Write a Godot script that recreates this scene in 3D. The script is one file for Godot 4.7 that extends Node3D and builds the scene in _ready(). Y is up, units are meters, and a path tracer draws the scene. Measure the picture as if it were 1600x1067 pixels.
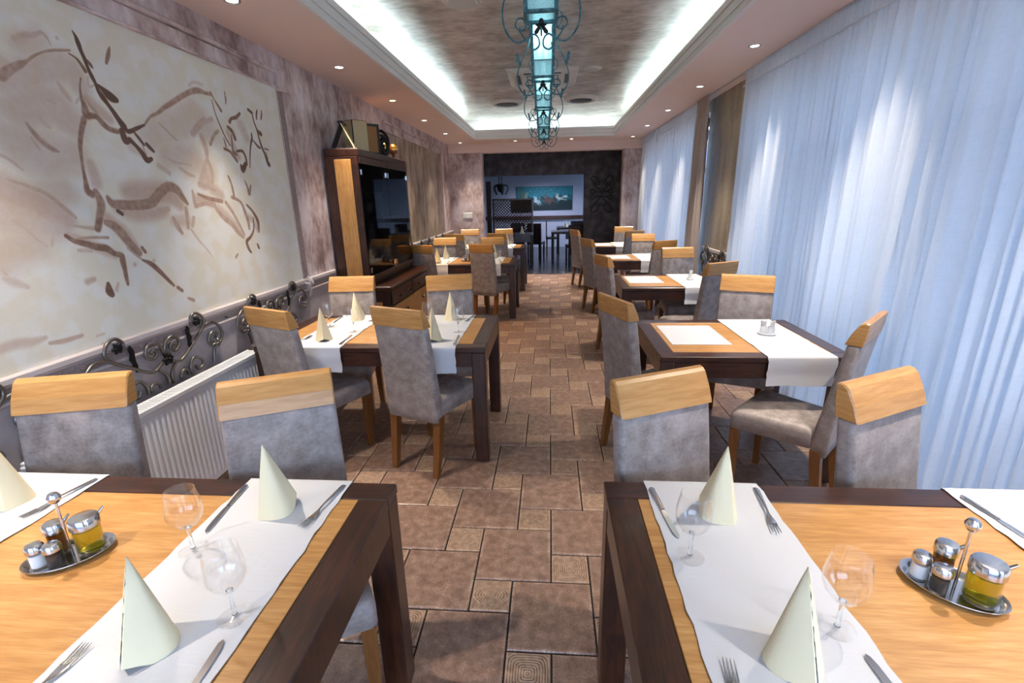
extends Node3D
# A long restaurant room: mural wall on one side, sheer curtains on the other, set tables down both sides.

var used := {}
var M := {}
const UP3 := Vector3.UP


func _ready():
	camera_and_light()
	make_materials()
	room_shell()
	ceiling_fittings()
	mural_wall()
	window_wall()
	back_room()
	cabinet_group()
	furniture()
	table_settings()


# ---------------------------------------------------------------- camera, sky, exposure
func camera_and_light():
	var cam := Camera3D.new()
	cam.name = "camera"
	cam.fov = 71.62
	cam.near = 0.05
	cam.far = 200.0
	cam.position = Vector3(0, 1.5634, 0)
	cam.rotation = Vector3(-0.2919, 0.0816, -0.0215)
	add_child(cam)
	var sky_mat := ProceduralSkyMaterial.new()
	sky_mat.sky_top_color = Color(0.64, 0.77, 0.95)
	sky_mat.sky_horizon_color = Color(0.76, 0.86, 0.99)
	sky_mat.sky_curve = 0.2
	sky_mat.ground_bottom_color = Color(0.52, 0.56, 0.60)
	sky_mat.ground_horizon_color = Color(0.60, 0.68, 0.76)
	sky_mat.sky_energy_multiplier = SKY_E
	sky_mat.ground_energy_multiplier = SKY_E
	var sky := Sky.new()
	sky.sky_material = sky_mat
	var e := Environment.new()
	e.background_mode = Environment.BG_SKY
	e.sky = sky
	e.tonemap_mode = Environment.TONE_MAPPER_LINEAR
	e.tonemap_exposure = 4.1
	e.sdfgi_enabled = true
	e.ssao_enabled = true
	e.ssil_enabled = true
	var we := WorldEnvironment.new()
	we.name = "world_environment"
	we.environment = e
	add_child(we)


const SKY_E := 1.5
const SPOT_E := 1.5
const COVE_E := 0.16
const COOL := Color(1.0, 0.945, 0.88)
const WARM := Color(1.0, 0.80, 0.55)


# ---------------------------------------------------------------- naming helpers
func numbered(called: String) -> String:
	if not used.has(called):
		used[called] = 0
		return called
	used[called] += 1
	return "%s_%03d" % [called, used[called]]


func thing(called: String, label: String, category: String, at := Vector3.ZERO, turn := 0.0, group := "") -> Node3D:
	var o := Node3D.new()
	o.name = numbered(called)
	add_child(o)
	o.position = at
	o.rotation.y = turn
	tag(o, label, category, group)
	return o


func tag(o: Node, label: String, category: String, group := ""):
	o.set_meta("label", label)
	o.set_meta("category", category)
	if group != "":
		o.set_meta("group", group)


func part(called: String, mesh: Mesh, mat: Material, parent: Node, at := Vector3.ZERO, rot := Vector3.ZERO) -> MeshInstance3D:
	var o := MeshInstance3D.new()
	o.name = called
	o.mesh = mesh
	o.material_override = null
	for i in mesh.get_surface_count():
		o.set_surface_override_material(i, mat)
	parent.add_child(o, true)
	o.position = at
	o.rotation = rot
	return o


func struct(called: String, mesh: Mesh, mat: Material, label := "", category := "") -> MeshInstance3D:
	var o := part(numbered(called), mesh, mat, self)
	o.set_meta("kind", "structure")
	o.set_meta("label", label if label != "" else called.replace("_", " "))
	o.set_meta("category", category if category != "" else called.split("_")[0])
	return o


func copy(o: Node3D, at: Vector3, turn: float, label: String, group := "") -> Node3D:
	var c: Node3D = o.duplicate()
	var base_name: String = o.get_meta("kind_name") if o.has_meta("kind_name") else String(o.name)
	c.name = numbered(base_name)
	add_child(c)
	c.position = at
	c.rotation.y = turn
	c.set_meta("label", label)
	if group != "":
		c.set_meta("group", group)
	return c


# ---------------------------------------------------------------- mesh builder
class Geo:
	var st := SurfaceTool.new()
	var sg := 1

	func _init():
		st.begin(Mesh.PRIMITIVE_TRIANGLES)

	func tri(a: Vector3, b: Vector3, c: Vector3, s: int, ua := Vector2.ZERO, ub := Vector2.ZERO, uc := Vector2.ZERO):
		# a b c run counter-clockwise seen from outside
		st.set_smooth_group(s)
		st.set_uv(ua)
		st.add_vertex(a)
		st.set_smooth_group(s)
		st.set_uv(uc)
		st.add_vertex(c)
		st.set_smooth_group(s)
		st.set_uv(ub)
		st.add_vertex(b)

	func quad(a: Vector3, b: Vector3, c: Vector3, d: Vector3, s := -1, ua := Vector2.ZERO, ub := Vector2.ZERO, uc := Vector2.ZERO, ud := Vector2.ZERO):
		tri(a, b, c, s, ua, ub, uc)
		tri(a, c, d, s, ua, uc, ud)

	# convex polygon turned to face away from the point «inside»
	func poly(p: Array, inside: Vector3, s := -1):
		var c := Vector3.ZERO
		for q in p:
			c += q
		c /= p.size()
		var n: Vector3 = (p[1] - p[0]).cross(p[2] - p[0])
		var turn := n.dot(c - inside) < 0.0
		for i in range(1, p.size() - 1):
			if turn:
				tri(p[0], p[i + 1], p[i], s)
			else:
				tri(p[0], p[i], p[i + 1], s)

	# box with chamfered edges
	func box(c: Vector3, size: Vector3, b := 0.003):
		var h := size * 0.5
		b = minf(b, minf(h.x, minf(h.y, h.z)) * 0.8)
		if b <= 0.0001:
			for ax in 3:
				for sd in [-1.0, 1.0]:
					var q := []
					for uv in [[-1, -1], [1, -1], [1, 1], [-1, 1]]:
						var v := Vector3.ZERO
						v[ax] = h[ax] * sd
						v[(ax + 1) % 3] = h[(ax + 1) % 3] * uv[0]
						v[(ax + 2) % 3] = h[(ax + 2) % 3] * uv[1]
						q.append(c + v)
					poly(q, c)
			return
		var pt := func(sx, sy, sz, ax):
			var v := Vector3(h.x * sx, h.y * sy, h.z * sz)
			for k in 3:
				if k != ax:
					v[k] -= b * [sx, sy, sz][k]
			return c + v
		for ax in 3:
			var a1 := (ax + 1) % 3
			var a2 := (ax + 2) % 3
			for sd in [-1, 1]:
				var q := []
				for uv in [[-1, -1], [1, -1], [1, 1], [-1, 1]]:
					var s3 := [0, 0, 0]
					s3[ax] = sd
					s3[a1] = uv[0]
					s3[a2] = uv[1]
					q.append(pt.call(s3[0], s3[1], s3[2], ax))
				poly(q, c)
			# edges that run along ax
			for s1 in [-1, 1]:
				for s2 in [-1, 1]:
					var q := []
					for e in [[-1, a1], [1, a1], [1, a2], [-1, a2]]:
						var s3 := [0, 0, 0]
						s3[ax] = e[0]
						s3[a1] = s1
						s3[a2] = s2
						q.append(pt.call(s3[0], s3[1], s3[2], e[1]))
					poly(q, c)
		for sx in [-1, 1]:
			for sy in [-1, 1]:
				for sz in [-1, 1]:
					poly([pt.call(sx, sy, sz, 0), pt.call(sx, sy, sz, 1), pt.call(sx, sy, sz, 2)], c)

	# rings of equal length joined along a path; outward found from each ring's middle
	func loft(rings: Array, caps := true, s := 1, closed := true):
		var mids := []
		for r in rings:
			var m := Vector3.ZERO
			for p in r:
				m += p
			mids.append(m / r.size())
		for i in rings.size() - 1:
			var r0 = rings[i]
			var r1 = rings[i + 1]
			var n: int = r0.size()
			var mid: Vector3 = (mids[i] + mids[i + 1]) * 0.5
			for j in (n if closed else n - 1):
				var k := (j + 1) % n
				var a: Vector3 = r0[j]
				var b: Vector3 = r0[k]
				var c: Vector3 = r1[k]
				var d: Vector3 = r1[j]
				var nn := (c - a).cross(d - b)
				if nn.dot((a + b + c + d) * 0.25 - mid) >= 0.0:
					quad(a, b, c, d, s)
				else:
					quad(b, a, d, c, s)
		if caps:
			fan(rings[0], mids[1 if rings.size() > 1 else 0], -1)
			fan(rings[-1], mids[-2 if rings.size() > 1 else 0], -1)

	func fan(r: Array, inside: Vector3, s := -1):
		var m := Vector3.ZERO
		for p in r:
			m += p
		m /= r.size()
		for j in r.size():
			var a: Vector3 = r[j]
			var b: Vector3 = r[(j + 1) % r.size()]
			var nn := (a - m).cross(b - m)
			if nn.dot(m - inside) >= 0.0:
				tri(m, a, b, s)
			else:
				tri(m, b, a, s)

	# round bar along points; rad a number or an array
	func tube(pts: Array, rad, sides := 8, s := 1, flat := 1.0):
		var rings := []
		var n := pts.size()
		var t0: Vector3 = (pts[1] - pts[0]).normalized()
		var u := t0.cross(Vector3.UP)
		if u.length() < 0.1:
			u = t0.cross(Vector3.RIGHT)
		u = u.normalized()
		for i in n:
			var t: Vector3 = (pts[mini(i + 1, n - 1)] - pts[maxi(i - 1, 0)]).normalized()
			u = (u - t * u.dot(t)).normalized()
			var w := t.cross(u)
			var r: float = rad[i] if rad is Array else rad
			var ring := []
			for k in sides:
				var a := TAU * k / sides
				ring.append(pts[i] + (u * cos(a) + w * sin(a) * flat) * r)
			rings.append(ring)
		for i in n - 1:
			for k in sides:
				var k2 := (k + 1) % sides
				quad(rings[i][k], rings[i][k2], rings[i + 1][k2], rings[i + 1][k], s)
		fan(rings[0], pts[1])
		fan(rings[-1], pts[-2])

	# profile of (radius, height); outside lies to the right of a profile that climbs
	func lathe(prof: Array, segs := 24, c := Vector3.ZERO, sx := 1.0, sz := 1.0, brk := 0.7):
		var g := 10
		for i in prof.size() - 1:
			var p: Vector2 = prof[i]
			var q: Vector2 = prof[i + 1]
			if i > 0 and absf((q - p).angle_to(p - prof[i - 1])) > brk:
				g += 1
			for k in segs:
				var a := TAU * k / segs
				var b := TAU * (k + 1) / segs
				var p0 := c + Vector3(cos(a) * p.x * sx, p.y, sin(a) * p.x * sz)
				var p1 := c + Vector3(cos(b) * p.x * sx, p.y, sin(b) * p.x * sz)
				var q0 := c + Vector3(cos(a) * q.x * sx, q.y, sin(a) * q.x * sz)
				var q1 := c + Vector3(cos(b) * q.x * sx, q.y, sin(b) * q.x * sz)
				if p.x < 1e-5:
					tri(p0, q0, q1, g)
				elif q.x < 1e-5:
					tri(p0, q0, p1, g)
				else:
					quad(p0, q0, q1, p1, g)

	# flat outline in the XY plane given a thickness along z
	func slab(outline: PackedVector2Array, thick: float, c := Vector3.ZERO):
		var pts := outline
		if Geometry2D.is_polygon_clockwise(pts):
			pts.reverse()
		var ix := Geometry2D.triangulate_polygon(pts)
		for i in range(0, ix.size(), 3):
			var a := pts[ix[i]]
			var b := pts[ix[i + 1]]
			var d := pts[ix[i + 2]]
			if (b - a).cross(d - a) < 0.0:
				var t := b
				b = d
				d = t
			var f := c + Vector3(0, 0, thick * 0.5)
			var k := c - Vector3(0, 0, thick * 0.5)
			tri(f + Vector3(a.x, a.y, 0), f + Vector3(b.x, b.y, 0), f + Vector3(d.x, d.y, 0), -1)
			tri(k + Vector3(a.x, a.y, 0), k + Vector3(d.x, d.y, 0), k + Vector3(b.x, b.y, 0), -1)
		for i in pts.size():
			var a := pts[i]
			var b := pts[(i + 1) % pts.size()]
			var z := thick * 0.5
			quad(c + Vector3(a.x, a.y, -z), c + Vector3(b.x, b.y, -z), c + Vector3(b.x, b.y, z), c + Vector3(a.x, a.y, z), -1)

	func mesh() -> ArrayMesh:
		st.generate_normals()
		st.index()
		return st.commit()


func box_mesh(size: Vector3, b := 0.003, c := Vector3.ZERO) -> ArrayMesh:
	var g := Geo.new()
	g.box(c, size, b)
	return g.mesh()


func span(g: Geo, a: Vector3, b: Vector3, bev := 0.003):
	g.box((a + b) * 0.5, (b - a).abs(), bev)


func span_mesh(a: Vector3, b: Vector3, bev := 0.003) -> ArrayMesh:
	var g := Geo.new()
	span(g, a, b, bev)
	return g.mesh()


# smooth curve through points
func curve(p: Array, steps := 6) -> Array:
	var out := []
	var n := p.size()
	for i in n - 1:
		var a: Vector3 = p[maxi(i - 1, 0)]
		var b: Vector3 = p[i]
		var c: Vector3 = p[i + 1]
		var d: Vector3 = p[mini(i + 2, n - 1)]
		for k in steps:
			out.append(b.cubic_interpolate(c, a, d, float(k) / steps))
	out.append(p[n - 1])
	return out


# rounded rectangle in a level plane; w0 wide at -z, w1 wide at +z
func rounded(y: float, w0: float, w1: float, z0: float, z1: float, r: float, n := 4) -> Array:
	var out := []
	var cs := [[w1 * 0.5, z1, 0.0], [-w1 * 0.5, z1, PI * 0.5], [-w0 * 0.5, z0, PI], [w0 * 0.5, z0, PI * 1.5]]
	for c in cs:
		var cx: float = c[0] - signf(c[0]) * r
		var cz: float = c[1] - (r if c[1] == z1 else -r)
		for k in n + 1:
			var a: float = c[2] + PI * 0.5 * k / n
			out.append(Vector3(cx + cos(a) * r, y, cz + sin(a) * r))
	return out


# ---------------------------------------------------------------- textures and materials
func noise_bytes(sd: int, freq: float, w: int, h: int, oct := 4, kind := FastNoiseLite.TYPE_SIMPLEX_SMOOTH, w0 := 0, h0 := 0) -> PackedByteArray:
	# w0, h0: the size the noise is made at before it is stretched to w by h (so streaks)
	var n := FastNoiseLite.new()
	n.seed = sd
	n.noise_type = kind
	n.frequency = freq
	n.fractal_octaves = oct
	var im := n.get_seamless_image(w0 if w0 else w, h0 if h0 else h)
	im.convert(Image.FORMAT_L8)
	if im.get_width() != w or im.get_height() != h:
		im.resize(w, h, Image.INTERPOLATE_CUBIC)
	return im.get_data()


func ramp(stops: Array) -> Array:
	# [position, Color] pairs to 256 colours
	var out := []
	for i in 256:
		var t := i / 255.0
		var c: Color = stops[0][1]
		for k in stops.size() - 1:
			if t >= stops[k][0]:
				var f: float = clampf((t - stops[k][0]) / maxf(stops[k + 1][0] - stops[k][0], 0.001), 0, 1)
				c = stops[k][1].lerp(stops[k + 1][1], f)
		out.append(c)
	return out


func mixed(w: int, h: int, layers: Array, weights: Array) -> PackedByteArray:
	var out := PackedByteArray()
	out.resize(w * h)
	var n := layers.size()
	var l0: PackedByteArray = layers[0]
	var l1: PackedByteArray = layers[mini(1, n - 1)]
	var l2: PackedByteArray = layers[mini(2, n - 1)]
	var a: float = weights[0]
	var b: float = weights[1] if n > 1 else 0.0
	var c: float = weights[2] if n > 2 else 0.0
	for i in w * h:
		out[i] = clampi(int(l0[i] * a + l1[i] * b + l2[i] * c), 0, 255)
	return out


func colored(w: int, h: int, v: PackedByteArray, lut: Array) -> Image:
	var r := PackedByteArray()
	var g := PackedByteArray()
	var b := PackedByteArray()
	for c in lut:
		r.append(c.r8)
		g.append(c.g8)
		b.append(c.b8)
	var d := PackedByteArray()
	d.resize(w * h * 3)
	var k := 0
	for i in w * h:
		var x := v[i]
		d[k] = r[x]
		d[k + 1] = g[x]
		d[k + 2] = b[x]
		k += 3
	return Image.create_from_data(w, h, false, Image.FORMAT_RGB8, d)


func grey_image(w: int, h: int, v: PackedByteArray) -> Image:
	return Image.create_from_data(w, h, false, Image.FORMAT_L8, v)


func tex(im: Image) -> ImageTexture:
	return ImageTexture.create_from_image(im)


func mat(color: Color, rough := 0.6, metal := 0.0) -> StandardMaterial3D:
	var m := StandardMaterial3D.new()
	m.albedo_color = color
	m.roughness = rough
	m.metallic = metal
	return m


func tri_mat(t: Texture2D, metres: float, rough: float, world := false) -> StandardMaterial3D:
	var m := mat(Color.WHITE, rough)
	m.albedo_texture = t
	m.uv1_triplanar = true
	m.uv1_world_triplanar = world
	m.uv1_scale = Vector3.ONE / metres
	return m


func relief(m: StandardMaterial3D, t: Texture2D, cm: float):
	m.heightmap_enabled = true
	m.heightmap_texture = t
	m.heightmap_scale = cm


func turned(im: Image) -> Image:
	var o: Image = im.duplicate()
	o.rotate_90(CLOCKWISE)
	return o


func wood(sd: int, dark: Color, mid: Color, light: Color) -> Image:
	var a := noise_bytes(sd, 0.06, 512, 512, 4, FastNoiseLite.TYPE_SIMPLEX_SMOOTH, 48, 512)
	var b := noise_bytes(sd + 1, 0.25, 512, 512, 3, FastNoiseLite.TYPE_SIMPLEX_SMOOTH, 32, 512)
	var c := noise_bytes(sd + 2, 0.012, 512, 512, 3, FastNoiseLite.TYPE_SIMPLEX_SMOOTH, 128, 512)
	return colored(512, 512, mixed(512, 512, [a, b, c], [0.35, 0.35, 0.3]), ramp([[0.0, dark], [0.3, dark], [0.52, mid], [0.8, light], [1.0, light]]))


func make_materials():
	# woods: _u has its grain along a texture's u, _v along v
	var wal := wood(3, Color(0.15, 0.070, 0.036), Color(0.225, 0.110, 0.056), Color(0.31, 0.165, 0.085))
	var hon := wood(11, Color(0.70, 0.49, 0.25), Color(0.765, 0.56, 0.315), Color(0.83, 0.64, 0.41))
	for e in [["walnut_u", wal, 0.34], ["walnut_v", turned(wal), 0.34], ["honey_u", hon, 0.36], ["honey_v", turned(hon), 0.36]]:
		var m := tri_mat(tex(e[1]), 0.55, e[2])
		m.clearcoat_enabled = true
		m.clearcoat = 0.3
		m.clearcoat_roughness = 0.16
		M[e[0]] = m
	# chair upholstery: mottled grey-brown suede leather
	var sa := noise_bytes(21, 0.012, 512, 512, 5)
	var sb := noise_bytes(22, 0.06, 512, 512, 3)
	var sc := noise_bytes(23, 0.25, 512, 512, 2)
	M.suede = tri_mat(tex(colored(512, 512, mixed(512, 512, [sa, sb, sc], [0.5, 0.3, 0.2]), ramp([[0.0, Color(0.38, 0.34, 0.32)], [0.32, Color(0.49, 0.445, 0.425)], [0.5, Color(0.58, 0.535, 0.515)], [0.68, Color(0.66, 0.615, 0.60)], [1.0, Color(0.73, 0.69, 0.675)]]))), 0.5, 0.52, true)
	M.suede.rim_enabled = true
	M.suede.rim = 0.25
	M.suede.rim_tint = 0.5
	relief(M.suede, tex(grey_image(512, 512, sc)), 0.04)
	# floor tiles
	for k in 3:
		M["tile_%d" % k] = tile_material(40 + k * 7)
	for k in 4:
		M["accent_%d" % k] = accent_material(k)
	M.grout = mat(Color(0.17, 0.145, 0.135), 0.9)
	# walls: venetian plaster with long vertical runs
	M.plaster = plaster()
	M.dado = tri_mat(tex(colored(512, 512, mixed(512, 512, [noise_bytes(61, 0.01, 512, 512, 5), noise_bytes(62, 0.06, 512, 512, 3)], [0.7, 0.3]), ramp([[0.0, Color(0.60, 0.56, 0.58)], [0.5, Color(0.70, 0.665, 0.68)], [1.0, Color(0.77, 0.74, 0.75)]]))), 1.4, 0.6, true)
	M.pier = tri_mat(tex(colored(512, 512, mixed(512, 512, [noise_bytes(64, 0.01, 512, 512, 5, FastNoiseLite.TYPE_SIMPLEX_SMOOTH, 512, 128), noise_bytes(65, 0.05, 512, 512, 3)], [0.7, 0.3]), ramp([[0.0, Color(0.50, 0.44, 0.36)], [0.5, Color(0.66, 0.60, 0.50)], [1.0, Color(0.76, 0.71, 0.62)]]))), 1.6, 0.5, true)
	M.soffit = mat(Color(0.90, 0.815, 0.775), 0.75)
	M.moulding = mat(Color(0.88, 0.85, 0.835), 0.5)
	M.tray = tray_plaster()
	M.rail = mat(Color(0.80, 0.755, 0.75), 0.5)
	M.frieze = frieze_material()
	M.border = border_material()
	# metals
	M.steel = mat(Color(0.78, 0.78, 0.79), 0.16, 1.0)
	M.chrome = mat(Color(0.86, 0.86, 0.88), 0.07, 1.0)
	M.iron = mat(Color(0.50, 0.48, 0.46), 0.34, 0.85)
	M.dark_iron = mat(Color(0.13, 0.12, 0.12), 0.5, 0.6)
	var va := noise_bytes(71, 0.03, 128, 128, 4)
	M.verdigris = tri_mat(tex(colored(128, 128, va, ramp([[0.0, Color(0.17, 0.30, 0.32)], [0.5, Color(0.25, 0.42, 0.45)], [1.0, Color(0.40, 0.58, 0.60)]]))), 0.15, 0.5)
	M.verdigris.metallic = 0.3
	M.gold = mat(Color(0.95, 0.72, 0.36), 0.22, 1.0)
	# glass
	M.glass = mat(Color(0.95, 0.98, 1.0, 0.0), 0.02)
	M.glass.transparency = BaseMaterial3D.TRANSPARENCY_ALPHA
	M.solid_glass = mat(Color(0.97, 0.99, 1.0, 0.0), 0.02)
	M.solid_glass.refraction_enabled = true
	M.solid_glass.refraction_scale = 0.05
	M.solid_glass.transparency = BaseMaterial3D.TRANSPARENCY_ALPHA
	M.oil = mat(Color(0.72, 0.68, 0.10, 0.12), 0.03)
	M.oil.refraction_enabled = true
	M.oil.refraction_scale = 0.047
	M.oil.transparency = BaseMaterial3D.TRANSPARENCY_ALPHA
	M.window_glass = mat(Color(0.9, 0.95, 1.0, 0.05), 0.03)
	M.window_glass.transparency = BaseMaterial3D.TRANSPARENCY_ALPHA
	M.smoked = mat(Color(0.02, 0.024, 0.03, 0.55), 0.03)
	M.smoked.metallic_specular = 0.3
	M.smoked.transparency = BaseMaterial3D.TRANSPARENCY_ALPHA
	M.crackle = crackle_material()
	# cloths and paper
	var wv := weave(256)
	M.linen = mat(Color(0.83, 0.835, 0.85), 0.85)
	M.linen.uv1_triplanar = true
	M.linen.uv1_scale = Vector3.ONE / 0.12
	relief(M.linen, tex(wv), 0.06)
	M.napkin = mat(Color(0.94, 0.885, 0.735), 0.9)
	M.napkin.uv1_triplanar = true
	M.napkin.uv1_scale = Vector3.ONE / 0.06
	relief(M.napkin, tex(wv), 0.02)
	M.napkin.backlight_enabled = true
	M.napkin.backlight = Color(0.25, 0.25, 0.25)
	M.curtain = sheer(wv, Color(0.84, 0.86, 0.885), 0.56)
	M.drape = sheer(wv, Color(0.72, 0.66, 0.62), 0.35)
	M.white = mat(Color(0.86, 0.86, 0.86), 0.35)
	M.porcelain = mat(Color(0.90, 0.90, 0.90), 0.15)
	M.radiator = mat(Color(0.88, 0.89, 0.905), 0.4)
	M.plastic = mat(Color(0.74, 0.71, 0.69), 0.45)
	M.black = mat(Color(0.03, 0.03, 0.035), 0.4)
	M.salt = mat(Color(0.90, 0.90, 0.90), 0.9)
	M.pepper = mat(Color(0.22, 0.19, 0.17), 0.9)
	M.bulb = mat(Color.WHITE, 0.4)
	M.bulb.emission_enabled = true
	M.bulb.emission = Color(1.0, 0.97, 0.93)
	M.bulb.emission_energy_multiplier = 2.0
	M.bulb_warm = mat(Color.WHITE, 0.4)
	M.bulb_warm.emission_enabled = true
	M.bulb_warm.emission = Color(1.0, 0.86, 0.66)
	M.bulb_warm.emission_energy_multiplier = 2.0
	M.tube = mat(Color.WHITE, 0.4)
	M.tube.emission_enabled = true
	M.tube.emission = Color(0.86, 0.99, 1.0)
	M.tube.emission_energy_multiplier = 0.5
	M.led = mat(Color.WHITE, 0.4)
	M.led.emission_enabled = true
	M.led.emission = Color(0.86, 0.98, 1.0)
	M.led.emission_energy_multiplier = 1.5


func plaster() -> StandardMaterial3D:
	var w := 1024
	var h := 1024
	var run := noise_bytes(51, 0.010, w, h, 4, FastNoiseLite.TYPE_SIMPLEX_SMOOTH, 1024, 230)
	var blot := noise_bytes(52, 0.007, w, h, 5)
	var fine := noise_bytes(53, 0.05, w, h, 5, FastNoiseLite.TYPE_SIMPLEX_SMOOTH, 1024, 560)
	var v := mixed(w, h, [run, blot, fine], [0.38, 0.36, 0.26])
	var im := colored(w, h, v, ramp([[0.0, Color(0.40, 0.32, 0.30)], [0.28, Color(0.53, 0.44, 0.42)], [0.42, Color(0.69, 0.60, 0.585)], [0.53, Color(0.77, 0.70, 0.69)], [0.66, Color(0.85, 0.795, 0.80)], [1.0, Color(0.91, 0.88, 0.885)]]))
	var m := tri_mat(tex(im), 3.6, 0.5, true)
	m.uv1_offset = Vector3(0.13, 0.4, 0.3)
	relief(m, tex(grey_image(w, h, fine)), 0.12)
	return m


func tray_plaster() -> StandardMaterial3D:
	var w := 1024
	var h := 1024
	var run := noise_bytes(81, 0.010, w, h, 5, FastNoiseLite.TYPE_SIMPLEX_SMOOTH, 420, 1024)
	var blot := noise_bytes(82, 0.006, w, h, 5)
	var fine := noise_bytes(83, 0.035, w, h, 5, FastNoiseLite.TYPE_SIMPLEX_SMOOTH, 620, 1024)
	var v := mixed(w, h, [run, blot, fine], [0.25, 0.40, 0.35])
	var im := colored(w, h, v, ramp([[0.0, Color(0.44, 0.385, 0.34)], [0.32, Color(0.58, 0.52, 0.475)], [0.5, Color(0.70, 0.65, 0.61)], [0.7, Color(0.79, 0.755, 0.72)], [1.0, Color(0.86, 0.84, 0.82)]]))
	var m := tri_mat(tex(im), 3.0, 0.3, true)
	m.metallic = 0.12
	relief(m, tex(grey_image(w, h, fine)), 0.06)
	return m


func tile_material(sd: int) -> StandardMaterial3D:
	var n := 384
	var a := noise_bytes(sd, 0.012, n, n, 5)
	var b := noise_bytes(sd + 1, 0.07, n, n, 3)
	var c := noise_bytes(sd + 2, 0.3, n, n, 2)
	var v := mixed(n, n, [a, b, c], [0.52, 0.3, 0.18])
	# the glaze is worn pale along the rim
	for y in n:
		for x in n:
			var d := mini(mini(x, n - 1 - x), mini(y, n - 1 - y))
			if d < 16:
				var i := y * n + x
				v[i] = clampi(v[i] + int((16 - d) * 5.0 * (0.35 + b[i] / 255.0)), 0, 255)
	var im := colored(n, n, v, ramp([[0.0, Color(0.36, 0.275, 0.23)], [0.3, Color(0.46, 0.36, 0.305)], [0.5, Color(0.54, 0.43, 0.37)], [0.66, Color(0.60, 0.49, 0.425)], [0.85, Color(0.68, 0.58, 0.515)], [1.0, Color(0.75, 0.66, 0.59)]]))
	var m := mat(Color.WHITE, 0.30)
	m.albedo_texture = tex(im)
	relief(m, tex(grey_image(n, n, mixed(n, n, [a, b, c], [0.4, 0.5, 0.1]))), 0.06)
	return m


func accent_material(kind: int) -> StandardMaterial3D:
	var n := 256
	var a := noise_bytes(90 + kind, 0.02, n, n, 4)
	var hgt := PackedByteArray()
	hgt.resize(n * n)
	var v := PackedByteArray()
	v.resize(n * n)
	for y in n:
		for x in n:
			var px := absf(x - n * 0.5) / n
			var py := absf(y - n * 0.5) / n
			var box_d := maxf(px, py)
			var d := box_d
			if kind == 0:
				d = (px + py) * 0.8 if px + py < 0.40 else (box_d if box_d > 0.40 else (1.0 - px - py) * 0.8)
			elif kind == 1:
				d = sqrt(px * px + py * py)
				if d > 0.36:
					d = (1.0 - px - py) * 0.7
			elif kind == 2:
				d = pow(pow(px, 5.0) + pow(py, 5.0), 0.2)
			else:
				d = sqrt(px * px * 0.6 + py * py * 1.5)
				if d > 0.37:
					d = (1.0 - px - py) * 0.8
			var s := 0.5 + 0.5 * cos(d * TAU * 17.0)
			if box_d > 0.455:
				s = 1.0
			s = smoothstep(0.12, 0.6, s)
			var i := y * n + x
			hgt[i] = int(s * 255.0)
			v[i] = clampi(int(a[i] * 0.45 + 50.0 + s * 85.0), 0, 255)
	var im := colored(n, n, v, ramp([[0.0, Color(0.36, 0.265, 0.21)], [0.35, Color(0.50, 0.39, 0.315)], [0.6, Color(0.66, 0.54, 0.45)], [1.0, Color(0.76, 0.655, 0.565)]]))
	var m := mat(Color.WHITE, 0.42)
	m.albedo_texture = tex(im)
	relief(m, tex(grey_image(n, n, hgt)), 0.25)
	return m


func frieze_material() -> StandardMaterial3D:
	# running leaf scroll in low relief
	var w := 512
	var h := 128
	var hgt := PackedByteArray()
	hgt.resize(w * h)
	hgt.fill(30)
	for k in 8:
		var cx := 32.0 + k * 64.0
		var up := 1.0 if k % 2 == 0 else -1.0
		for s in 60:
			var t := s / 59.0
			var x := cx - 34.0 + t * 68.0
			var y := 64.0 + up * sin(t * PI) * 24.0
			blob(hgt, w, h, x, y, 5.0 + 2.0 * sin(t * PI), 210)
		for lf in 5:
			var ang := -2.4 + lf * 1.0
			for s in 14:
				var r := 6.0 + s * 1.6
				blob(hgt, w, h, cx + cos(ang) * r, 64.0 - up * 16.0 + sin(ang) * r * 0.9, 5.5 - s * 0.28, 240)
	for x in w:
		for y in h:
			if y < 7 or y > h - 8:
				hgt[y * w + x] = 200
	var n := noise_bytes(95, 0.05, w, h, 3)
	var im := colored(w, h, mixed(w, h, [n, hgt], [0.5, 0.5]), ramp([[0.0, Color(0.56, 0.49, 0.485)], [0.4, Color(0.66, 0.60, 0.595)], [0.7, Color(0.80, 0.755, 0.745)], [1.0, Color(0.86, 0.825, 0.815)]]))
	var m := mat(Color.WHITE, 0.45)
	m.albedo_texture = tex(im)
	relief(m, tex(grey_image(w, h, hgt)), 1.0)
	return m


func blob(buf: PackedByteArray, w: int, h: int, cx: float, cy: float, r: float, top: int):
	for y in range(maxi(0, int(cy - r)), mini(h, int(cy + r) + 2)):
		for x in range(int(cx - r), int(cx + r) + 2):
			var d := Vector2(x - cx, y - cy).length() / r
			if d < 1.0:
				var i := y * w + posmod(x, w)
				buf[i] = maxi(buf[i], int(top * sqrt(1.0 - d * d)))


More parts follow.
